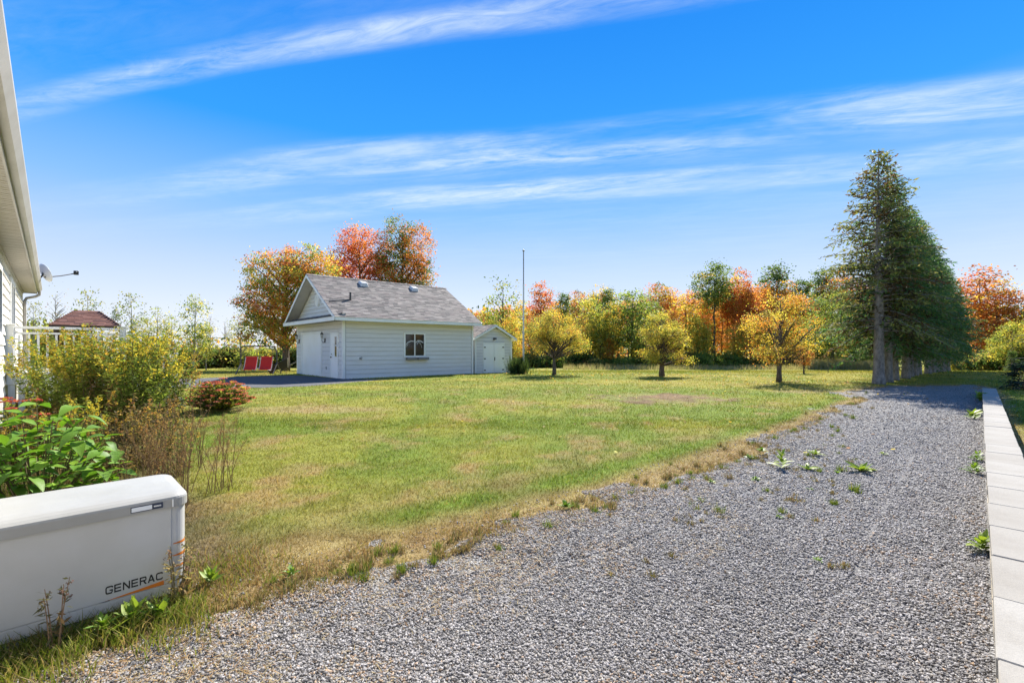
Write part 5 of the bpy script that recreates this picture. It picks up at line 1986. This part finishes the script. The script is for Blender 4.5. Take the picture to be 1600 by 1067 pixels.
def goldenrod(label, x, y, H, spread, stems, seed, leafc, flowc, group, bare_low=.25, plume=1.0, name='goldenrod', radius=.22, cat='plant', drying=.2, z=None):
    g = np.random.default_rng(seed)
    r = random.Random(seed)
    root = thing(name, label, cat, (x, y, gz(x, y) if z is None else z), 0, group)
    mb = MB()
    LP, LA, LS, LC, FP, FA, FS, FC = [], [], [], [], [], [], [], []
    for i in range(stems):
        az = r.random() * 6.283
        rr = radius * math.sqrt(r.random())
        L = H * r.uniform(.68, 1.08)
        le = spread * (r.random() ** .7)
        pts = stem_curve((rr * math.cos(az), rr * math.sin(az), 0), az + r.uniform(-.5, .5), le, L)
        mb.tube(pts, [.0055, .005, .0045, .004, .0035, .003, .002], 4, cap=False)
        dry = r.random() < drying
        n = int(64 * L / 1.6)
        for j in range(n):
            t = bare_low + (1 - bare_low) * (j + r.random()) / n
            p, d = lerp_path(pts, min(t, .995))
            a = r.random() * 6.283
            o = unit(np.array((math.cos(a), math.sin(a), .25 - .5 * r.random())))
            sz = (.125 - .05 * t) * (.8 + .5 * r.random()) * min(1.0, .35 + .4 * H)
            LP.append(p + o * sz * .5)
            LA.append(o)
            LS.append(sz)
            c = np.array(leafc[r.randrange(len(leafc))])
            LC.append(np.array((.24, .165, .08)) if (dry and t < .6) or (t < bare_low + .10 and r.random() < .5) else c)
        if plume > 0 and r.random() < .8:
            pd = unit(np.array((math.cos(az), math.sin(az), .15)))
            for br in range(max(2, int(7 * plume))):
                t = .80 + .2 * br / (7 * plume)
                p, d = lerp_path(pts, min(t, .99))
                a = az + r.uniform(-1.3, 1.3)
                o = np.array((math.cos(a), math.sin(a), .55))
                bl = (.15 - .10 * (br / (7 * plume))) * r.uniform(.7, 1.2) * (H / 1.6)
                for k in range(9):
                    f = (k + 1) / 9
                    FP.append(p + o * bl * f + np.array((0, 0, -.35 * bl * f * f)) + g.normal(size=3) * .008)
                    FA.append(o)
                    FS.append((.026 + .012 * r.random()) * min(1.0, .3 + .45 * H))
                    FC.append(np.array(flowc[r.randrange(len(flowc))]) * (1 if not dry else np.array((.75, .6, .9))))
    mb.build('stems', STEMM if drying < .6 else STEM_DRY, root, fix=False)
    V, Fc, C = cards(np.array(LP), np.array(LS), jcol(np.array(LC), g, .25), g, .24, .5, np.array(LA) * 2)
    link('leaves', np_mesh('leaves', V, Fc, C, LEAF), root)
    if FP:
        V, Fc, C = cards(np.array(FP), np.array(FS), jcol(np.array(FC), g, .25), g, .7, .3)
        tag(link('flowers', np_mesh('flowers', V, Fc, C, LEAF), root), kind='stuff')
    return root


GL = [(.14, .20, .040), (.18, .235, .05), (.21, .25, .06), (.11, .16, .035)]
GF = [(.52, .43, .05), (.44, .39, .06), (.36, .35, .07), (.48, .36, .05)]
GB = [(.40, .27, .07), (.33, .22, .08), (.46, .33, .06)]
for (px, Y, H, sp, st, lab, fl, rad, dr) in (
        (92, 8.6, 1.70, .55, 54, 'goldenrod clump in front of the deck rail posts, nearest the cream house', GF, .30, .15),
        (150, 8.1, 1.84, .58, 84, 'tall yellow topped goldenrod clump hiding the middle of the deck rail', GF, .34, .12),
        (204, 8.0, 1.92, .62, 84, 'leaning goldenrod clump just left of the lower stair post', GF, .32, .2),
        (252, 8.9, 1.66, .62, 54, 'fading straw yellow goldenrod behind the lower stair post', GB, .26, .3)):
    goldenrod(lab, at(px, Y), Y, H, sp, st, int(px), GL, fl, 'goldenrod along the deck', radius=rad, drying=dr)
goldenrod('short goldenrod with a bright yellow head, low in front of the deck', at(128, 6.3), 6.3, 1.02, .45, 22, 61, GL, GF, 'goldenrod along the deck', radius=.2)
goldenrod('slight goldenrod with one leaning yellow spray by the swing lawn', at(292, 10.4), 10.4, 1.05, .7, 12, 62, GL, GF, 'goldenrod along the deck', radius=.15)
ASTC = [(.13, .12, .05), (.17, .13, .06), (.11, .11, .045), (.20, .15, .08)]
for (px, Y, H, st, sd_, lab) in ((232, 6.6, .95, 30, 71, 'fine olive weed clump below the stair post'), (170, 6.0, .85, 26, 72, 'tangled olive weed clump behind the big leaved bush'), (62, 6.4, .85, 26, 73, 'brownish weed clump between the bush and the deck skirt'),
                                 (20, 6.0, .80, 24, 74, 'dull weed clump at the picture edge under the red flowers'), (262, 6.0, .80, 24, 75, 'feathery olive weed clump right of the big leaved bush')):
    goldenrod(lab, at(px, Y), Y, H, .40, st, sd_, ASTC, GB, 'weeds in the border bed', plume=.55, name='border_weed', radius=.26, drying=.5, bare_low=.08)


def dead_stems(label, x, y, H, n, seed, spread, az0=None, azw=3.14):
    g = np.random.default_rng(seed)
    r = random.Random(seed)
    root = thing('dead_weed', label, 'plant', (x, y, gz(x, y)), 0, 'dry brown stalks')
    mb = MB()
    P, S = [], []
    for i in range(n):
        az = r.random() * 6.283 if az0 is None else az0 + r.uniform(-azw, azw)
        L = H * r.uniform(.6, 1.08)
        pts = stem_curve((.10 * r.gauss(0, 1), .10 * r.gauss(0, 1), 0), az, spread * r.uniform(.15, 1), L, curl=.1)
        mb.tube(pts, [.0045, .004, .0035, .003, .0025, .002, .0012], 4, cap=False)
        for k in range(9):
            t = .4 + .58 * (k + r.random()) / 9
            p, d = lerp_path(pts, t)
            a = r.random() * 6.283
            o = unit(d * 1.1 + np.array((math.cos(a), math.sin(a), .2)) * .6)
            bl = r.uniform(.06, .20) * (1.2 - t)* 1.6
            q = p + o * bl
            mb.tube([tuple(p), tuple(q)], [.0016, .0008], 3, cap=False)
            for m in range(5):
                P.append(p + (q - p) * (.35 + .65 * m / 4) + g.normal(size=3) * .006)
                S.append(.010 + .011 * r.random())
    mb.build('stems', STEM_DRY, root, fix=False)
    cc = pal([(.22, .135, .07), (.28, .18, .09), (.16, .10, .055), (.24, .20, .09)])(np.array(P), g)
    V, Fc, C = cards(np.array(P), np.array(S), jcol(cc, g, .3), g, .6)
    tag(link('seed_heads', np_mesh('seed_heads', V, Fc, C, LEAF), root), kind='stuff')
    return root


for (px, Y, H, n, sd_, sp, lab) in ((272, 4.95, 1.02, 20, 81, .75, 'fan of dry brown stalks rising behind the right end of the white cabinet'), (335, 5.4, .95, 15, 82, .85, 'dry brown stalks leaning right over the lawn'),
                                    (238, 5.2, 1.05, 16, 83, .35, 'upright dry stalks between big leaved bush and brown fan'), (292, 6.4, 1.0, 14, 84, .5, 'thin dry stalks below the red flower mound')):
    dead_stems(lab, at(px, Y), Y, H, n, sd_, sp)
x, y = uv(.60, 3.70)
goldenrod('spindly weed growing against the right front corner of the white cabinet', x, y, .42, .25, 9, 91, [(.17, .17, .07), (.24, .20, .10)], [(.30, .24, .13), (.36, .30, .18)], None, plume=.5, name='border_weed', radius=.05, drying=.5)
x, y = uv(.02, 3.55)
goldenrod('low grey weed before the left half of the white cabinet', x, y, .42, .3, 4, 92, [(.12, .12, .07)], [(.20, .16, .10)], None, plume=.3, name='border_weed', radius=.05, drying=.7)


# sedum mounds with red heads
def sedum(label, x, y, w, h, heads, seed, z=None):
    g = np.random.default_rng(seed)
    r = random.Random(seed)
    root = thing('sedum', label, 'flower', (x, y, gz(x, y) if z is None else z), 0, 'red sedum mounds')
    mb = MB()
    FP, FC, LP, LA, LS, LC = [], [], [], [], [], []
    for i in range(heads):
        a = i * 2.39996
        f = math.sqrt((i + .5) / heads)
        th = f * 1.5
        d = np.array((math.sin(th) * math.cos(a), math.sin(th) * math.sin(a), math.cos(th)))
        k = r.uniform(.85, 1.12)
        tip = np.array((d[0] * w * k, d[1] * w * k, .12 + d[2] * (h - .12) * k))
        mb.tube([(0, 0, 0), tuple(tip * np.array((.45, .45, .55))), tuple(tip)], [.007, .006, .004], 4, cap=False)
        rad = r.uniform(.06, .115)
        base = np.array([(.44, .10, .085), (.52, .15, .12), (.56, .22, .17), (.36, .09, .07)][r.randrange(4)])
        for k in range(60):
            rr = rad * math.sqrt(r.random())
            b = r.random() * 6.283
            FP.append(tip + np.array((rr * math.cos(b), rr * math.sin(b), .012 - rr * .25 + .01 * r.random())))
            FC.append(base * r.uniform(.7, 1.25))
        for k in range(34):
            t = r.uniform(.25, 1.0)
            p = tip * t
            b = r.random() * 6.283
            o = np.array((math.cos(b), math.sin(b), .2))
            LP.append(p + o * .035)
            LA.append(o)
            LS.append(r.uniform(.08, .12))
            LC.append([(.14, .18, .045), (.20, .24, .05), (.10, .14, .04), (.36, .33, .05)][r.randrange(4)])
    mb.build('stems', STEM_DRY, root, fix=False)
    V, Fc, C = cards(np.array(LP), np.array(LS), jcol(np.array(LC), g, .2), g, .55, .5, np.array(LA) * 2)
    link('leaves', np_mesh('leaves', V, Fc, C, LEAF), root)
    V, Fc, C = cards(np.array(FP), .028, np.array(FC), g, .9, 1.0)
    tag(link('flowers', np_mesh('flowers', V, Fc, C, LEAF), root), kind='stuff')


x, y = G(343, 641)
sedum('round mound of red flower heads at the lawn edge before the asphalt', x, y, .66, .74, 84, 95)
sedum('red flower mound at the picture edge above the big leaved bush', at(8, 6.2), 6.2, .46, 1.02, 26, 96)


# big leaved bush: every leaf its own piece
def leaf_piece(name, L, w, droop, col, mat):
    b = MB()
    n = 4
    prof = [.30, .85, 1.0, .62, .04]
    vs, fs = [], []
    for i in range(n + 1):
        t = i / n
        z = -droop * L * t * t
        ww = w * .5 * prof[i]
        vs += [(L * t, -ww, z + ww * .28), (L * t, 0, z), (L * t, ww, z + ww * .28)]
    for i in range(n):
        a = i * 3
        fs += [(a, a + 3, a + 4, a + 1), (a + 1, a + 4, a + 5, a + 2)]
    b.add(vs, fs, col)
    return b.mesh(name, mat, smooth=True, fix=False)


lm = Mat('broad_leaf', (.1, .2, .03), .5, .22)
cc = lm.attr()
nn_ = lm.noise(22, 3, .6)
rv = lm.objrand()
cv = lm.mix(lm.ramp(rv, [(0, 0.0), (1, .65)]), cc, lm.mix(1.0, cc, (1.75, 1.45, .95), 'MULTIPLY'))
cv = lm.mix(lm.ramp(nn_, [(.35, .3), (.6, 0.0)]), cv, lm.mix(1.0, cv, (.6, .65, .6), 'MULTIPLY'))
lm.color(cv)
lm.bump(nn_, .3, .01)
lm.translucent(lm.mix(1.0, cv, (1.2, 1.25, .6), 'MULTIPLY'), .38)


def broad_bush(label, x, y, n, seed):
    r = random.Random(seed)
    root = thing('hydrangea', label, 'bush', (x, y, gz(x, y)), 0)
    pr = [leaf_piece('leaf', .15, .085, .35, (.11, .23, .030), lm.m), leaf_piece('leaf', .17, .095, .6, (.095, .20, .028), lm.m), leaf_piece('leaf', .13, .075, .15, (.15, .28, .04), lm.m)]
    mb = MB()
    tips = []
    for i in range(44):
        a = i * 2.39996
        f = math.sqrt((i + .5) / 44)
        th = f * 1.35
        rx, ry, rz = .74, .62, .98
        tip = Vector((math.sin(th) * math.cos(a) * rx, math.sin(th) * math.sin(a) * ry, .14 + math.cos(th) * rz * r.uniform(.85, 1.08)))
        base = Vector((tip.x * .25, tip.y * .25, 0))
        mb.tube([base, base.lerp(tip, .55) + Vector((0, 0, .06)), tip], [.008, .006, .004], 5, cap=False)
        tips.append((base, tip))
    mb.build('stems', STEMM, root, fix=False)
    per = n // len(tips)
    for (base, tip) in tips:
        for k in range(per):
            t = 1.0 - .13 * (k // 2) - r.uniform(0, .06)
            p = base.lerp(tip, t) + Vector((0, 0, .05 * (1 - t)))
            az = (k % 2) * math.pi + (k // 2) * 1.57 + hash((round(tip.x, 3))) % 7 + r.uniform(-.4, .4)
            az = (k % 2) * math.pi + (k // 2) * 1.57 + tip.x * 9 + r.uniform(-.5, .5)
            link('leaf', pr[r.randrange(3)], root, p, (r.uniform(-.35, .35), r.uniform(-.45, .35), az), r.uniform(.85, 1.4))
    return root


x, y = at(62, 4.75), 4.75
broad_bush('big leaved green bush crowding behind the white cabinet', x, y, 308, 97)

# spiky dark clump by the flagpole
x, y = at(810, 25.0), 25.0
g = np.random.default_rng(98)
root = thing('spiky_shrub', 'dark spiky shrub at the foot of the flagpole', 'shrub', (x, y, gz(x, y)), 0)
n = 900
a = g.random(n) * 6.283
th = g.random(n) ** .7 * .7
L = g.uniform(.5, 1.15, n)
b = np.stack([.22 * g.normal(size=n), .22 * g.normal(size=n), g.uniform(-.05, .3, n)], 1)
d = np.stack([np.sin(th) * np.cos(a), np.sin(th) * np.sin(a), np.cos(th)], 1)
sd2 = np.stack([-np.sin(a), np.cos(a), 0 * a], 1) * .018
V = np.stack([b - sd2, b + sd2, b + d * L[:, None] + np.array((0, 0, -.1))], 1).reshape(-1, 3)
cc = pal([C_DGREEN, (.03, .055, .02), (.05, .075, .03)])(b, g)
link('blades', np_mesh('blades', V, np.arange(3 * n).reshape(-1, 3), np.repeat(jcol(cc, g), 3, 0), GRASSM), root)


# ---- weeds on the gravel
lw = Mat('weed_leaf', (.1, .2, .03), .5, .3)
cc = lw.attr()
cv = lw.mix(lw.ramp(lw.objrand(), [(0, 0.0), (1, .6)]), cc, lw.mix(1.0, cc, (1.5, 1.35, 1.0), 'MULTIPLY'))
lw.color(cv)
lw.translucent(lw.mix(1.0, cv, (1.2, 1.2, .6), 'MULTIPLY'), .35)
RL = [leaf_piece('leaf', .22, .075, .25, (.20, .27, .045), lw.m), leaf_piece('leaf', .18, .07, -.05, (.17, .25, .04), lw.m), leaf_piece('leaf', .12, .045, .2, (.14, .22, .03), lw.m)]
RD = [leaf_piece('leaf', .13, .05, .3, (.10, .19, .022), lw.m), leaf_piece('leaf', .10, .045, .0, (.13, .22, .03), lw.m)]


def rosette(label, px, py, n, s, seed, tall=0.0, kinds_=None, group='green weeds in the gravel', flat=.35):
    r = random.Random(seed)
    x, y = G(px, py)
    root = thing('weed_rosette', label, 'weed', (x, y, gz(x, y) + .012), 0, group)
    ks = kinds_ or RL
    for i in range(n):
        f = i / n
        link('leaf', ks[r.randrange(len(ks))], root, (r.gauss(0, .01), r.gauss(0, .01), tall * f * s + .01), (r.uniform(-.3, .3), -(flat + .65 * f + r.uniform(-.15, .15)), i * 2.39996 + r.uniform(-.3, .3)), s * (1.1 - .45 * f) * r.uniform(.85, 1.15))
    return root


rosette('largest pale rosette with broad upright leaves in the middle of the gravel', 1345, 738, 15, 1.05, 1)
rosette('upright leafy weed left of the largest rosette', 1221, 733, 18, .75, 2, .26)
rosette('flat pale weed between the upright weed and the largest rosette', 1262, 736, 12, .75, 3)
rosette('low light green weed behind the flat pale one', 1274, 713, 12, .70, 4)
rosette('small flat weed just left of the largest rosette', 1309, 741, 10, .45, 5, 0, RD)
rosette('green weed below the upright weed', 1180, 753, 16, .50, 6, .05, RD)
rosette('small green weed left of the fresh weed patch', 1112, 757, 13, .50, 7, .04, RD)
rosette('bright weed nestled against the near capstones', 1533, 862, 22, .78, 8, .10, RL)
rosette('fern like weed by the wall in the middle distance', 1524, 742, 22, .95, 9, .12, RD)
rosette('second weed hugging the wall, just past the fern like one', 1527, 722, 16, .85, 10, .15, RD)
rosette('yellowish weed by the wall near its far end', 1520, 655, 16, 1.2, 11, .10, RL)
rosette('pale weed at the far end of the wall', 1531, 628, 16, 1.3, 12, .15, RL)
rosette('tiny green weed low in the near gravel', 1278, 880, 12, .32, 13, .02, RD)
rosette('tiny bright weed beyond the flat pale one', 1380, 712, 8, .35, 14, .05, RL)
rosette('small weed beside the dry tufts', 1216, 812, 9, .32, 15, .02, RD)
rosette('weed at the left border of the gravel', 1170, 718, 14, .6, 16, .05, RD)
rosette('broad low weed where lawn meets gravel', 884, 797, 20, .80, 17, .04, RD)
rosette('second low weed where lawn meets gravel', 1190, 708, 16, .8, 18, .04, RD)
rosette('small weed behind the lone dry tuft', 1266, 768, 8, .35, 19, .02, RD)
for j, (px, py, s, lab) in enumerate(((205, 985, .85, 'bright leafy weed under the lettering of the white cabinet'), (250, 975, .75, 'leafy weed at the right front foot of the white cabinet'), (160, 1000, .8, 'leafy weed left of the lettering'), (330, 915, .6, 'green weed clump on the lawn corner beside the cabinet'),
                                      (455, 905, .45, 'yellow green weed at the lawn corner'))):
    rosette(lab, px, py, 24, s, 40 + j, .10, RL[1:] + RD, 'weeds around the white cabinet', .5)


# dry tufts and green tufts
def tuft_mesh(n, h, spread, cols, seed, w=.003):
    g = np.random.default_rng(seed)
    a = g.random(n) * 6.283
    th = g.random(n) * spread
    L = h * g.uniform(.5, 1.1, n)
    b = np.stack([.25 * h * g.normal(size=n), .25 * h * g.normal(size=n), np.full(n, -.005)], 1)
    d = np.stack([np.sin(th) * np.cos(a), np.sin(th) * np.sin(a), np.cos(th)], 1)
    k = g.random(n) * 6.283
    s = np.stack([np.cos(k), np.sin(k), 0 * k], 1) * w
    mid = b + d * L[:, None] * .55
    tip = b + d * L[:, None] + np.array((0, 0, -.25)) * L[:, None] * np.sin(th)[:, None]
    V = np.stack([b - s, b + s, mid + s * .7, mid - s * .7, tip], 1).reshape(-1, 3)
    i = np.arange(n)[:, None] * 5
    Fc = np.concatenate([i + np.array([[0, 1, 2]]), i + np.array([[0, 2, 3]]), i + np.array([[3, 2, 4]])])
    cc = pal(cols)(b, g)
    return np_mesh('blades', V, Fc, np.repeat(jcol(cc, g, .3), 5, 0), GRASSM)


DRYC = [(.26, .19, .10), (.20, .135, .07), (.32, .25, .14), (.15, .12, .05), (.14, .15, .05)]
dry = [tuft_mesh(46, .085, .9, DRYC, 601), tuft_mesh(38, .07, .6, DRYC[1:] + [(.11, .14, .04)], 602), tuft_mesh(60, .10, 1.1, DRYC, 603)]
grn = [tuft_mesh(60, .10, .9, [(.10, .17, .02), (.14, .20, .03), (.18, .20, .05)], 604), tuft_mesh(60, .09, 1.1, [(.13, .19, .03), (.20, .19, .06), (.10, .15, .025)], 605)]


def tuft(ms, px, py, s, name, label, group):
    x, y = G(px, py)
    t = tag(link(name, ms, None, (x, y, gz(x, y) + .008), (0, 0, rnd.random() * 6.28), s * rnd.uniform(.85, 1.15)), label, 'grass tuft', group)
    return t


spots = [(1012, 882), (1020, 905), (953, 902), (1250, 748), (1275, 816), (1126, 812), (1097, 818), (1103, 806), (1080, 812), (1080, 822), (1068, 812), (1056, 817), (1236, 812), (1049, 872), (1058, 800), (1110, 793), (1300, 890), (1316, 890), (1322, 888)]
for (px, py) in spots:
    tuft(rnd.choice(dry[:2]), px, py, .85, 'dry_tuft', 'small dry grass tuft standing alone in the bare gravel', 'dry tufts scattered in the gravel')
r = random.Random(66)
for i in range(130):
    k = r.random()
    e = edge_px[4 + int(k * 17)]
    e2 = edge_px[5 + int(k * 17)]
    f = r.random()
    px, py = e[0] + (e2[0] - e[0]) * f + r.gauss(0, 16), e[1] + (e2[1] - e[1]) * f + r.gauss(8, 13)
    if r.random() < .62:
        tuft(r.choice(dry), px, py, r.uniform(.7, 1.2), 'dry_tuft', 'withered straw coloured tuft along the ragged gravel edge', 'dry tufts along the gravel edge')
    else:
        tuft(r.choice(grn), px, py, r.uniform(.6, 1.1), 'green_tuft', 'green grass tuft along the ragged gravel edge', 'green tufts along the gravel edge')
for i in range(80):
    px, py = r.uniform(1060, 1330), r.uniform(650, 790)
    x, y = G(px, py)
    if poly_sd(GRAV, [x], [y])[0] < -.1:
        continue
    tuft(r.choice(dry), px, py, r.uniform(.5, .9), 'dry_tuft', 'withered tuft among the weeds of the left gravel margin', 'dry tufts in the gravel margin')
for i in range(46):
    px, py = r.uniform(1075, 1345), 650 + 160 * r.random() ** 1.3
    x, y = G(px, py)
    if poly_sd(GRAV, [x], [y])[0] < .05:
        continue
    tuft(r.choice(grn), px, py, r.uniform(.55, 1.15), 'green_tuft', 'small green weed dotted over the left half of the gravel', 'small green weeds in the gravel')
# longer grass around the cabinet and bed
g = np.random.default_rng(606)


def long_grass(n, sampler, h0, h1, cols, name):
    x, y = sampler(n)
    n = len(x)
    z = zf(x, y)
    a = g.random(n) * 6.283
    h = g.uniform(h0, h1, n)
    le = g.uniform(.15, .8, n) * h
    k = g.random(n) * 6.283
    w = .0035
    s = np.stack([np.cos(k), np.sin(k), 0 * k], 1) * w
    b = np.stack([x, y, z - .01], 1)
    tip = b + np.stack([le * np.cos(a), le * np.sin(a), h], 1)
    mid = b + np.stack([le * .3 * np.cos(a), le * .3 * np.sin(a), h * .6], 1)
    V = np.stack([b - s, b + s, mid + s * .7, mid - s * .7, tip], 1).reshape(-1, 3)
    i = np.arange(n)[:, None] * 5
    Fc = np.concatenate([i + np.array([[0, 1, 2]]), i + np.array([[0, 2, 3]]), i + np.array([[3, 2, 4]])])
    cc = pal(cols)(x[:, None], g)
    tag(link(name, np_mesh(name, V, Fc, np.repeat(jcol(cc, g, .3), 5, 0), GRASSM)), kind='stuff')


def front_strip(n):
    u = g.uniform(-1.0, .72, n)
    v = 3.66 - np.abs(g.normal(0, .22, n))
    k = fbm(u, v, 5, 2, 3) > .42
    v = np.where(k, v, 3.66 - .1 * g.random(n))
    return uv(u, v)


def under_cabinet(n):
    return uv(g.uniform(-1.0, .62, n), 3.76 - .12 * g.random(n) ** 2)


def bed_area(n):
    u = g.uniform(-.6, .75, n)
    v = g.uniform(4.4, 13.5, n)
    return uv(u + .5 * (fbm(u, v, 1.2, 2, 5) - .5), v)


long_grass(4600, front_strip, .04, .15, [(.16, .20, .03), (.11, .17, .02), (.30, .24, .12), (.22, .22, .05)], 'rough_grass')
long_grass(2600, under_cabinet, .05, .16, [(.13, .18, .03), (.10, .15, .02), (.24, .19, .09), (.18, .19, .05)], 'cabinet_grass')
n = 1700
k = g.integers(0, 5, n)
cen = np.array([G(866, 586), G(1034, 587), G(1217, 597), (at(446, 33.5), 31.0), (2.0, 16.0)])
spr = np.array([2.2, 2.2, 2.4, 4.5, 7.0])
x, y = cen[k, 0] + g.normal(0, 1, n) * spr[k], cen[k, 1] + g.normal(0, 1, n) * spr[k] * .8
ok = ~no_grass(x, y) & (y > 6)
x, y, k = x[ok], y[ok], k[ok]
cc = pal([C_GOLD, C_OR, C_BRN, C_YEL, (.40, .30, .18)])(x[:, None], g)
V, Fc, C = cards(np.stack([x, y, zf(x, y) + .035], 1), .07, jcol(cc, g), g, .7, 2.5)
tag(link('fallen_leaves', np_mesh('fallen_leaves', V, Fc, C, LEAF)), kind='stuff')
long_grass(5200, bed_area, .08, .38, [(.15, .15, .045), (.22, .17, .08), (.11, .13, .03), (.28, .22, .12)], 'border_grass')
def edge_band(n):
    k = 3 + g.random(n) * 20
    i = k.astype(int)
    f = (k - i)[:, None]
    E = np.array(GRAV[:25])
    p = E[i] * (1 - f) + E[np.minimum(i + 1, 24)] * f
    off = np.abs(g.normal(0, .45, n)) * (1 - .035 * k) + .05
    d = unit(np.array((-.55, .83)))
    x, y = p[:, 0] + d[0] * (off - .25), p[:, 1] + d[1] * (off - .25)
    keep = fbm(x, y, 2.5, 3, 44) > .42
    return x[keep], y[keep]


corner = G(340, 900)
long_grass(16000, edge_band, .02, .065, [(.30, .22, .11), (.26, .165, .08), (.36, .28, .15), (.20, .15, .07), (.19, .20, .05)], 'edge_grass')
long_grass(1500, lambda n: (corner[0] + g.normal(0, .22, n), corner[1] + g.normal(0, .25, n)), .03, .08, [(.22, .23, .04), (.30, .23, .10), (.26, .16, .07), (.14, .19, .03)], 'corner_grass')
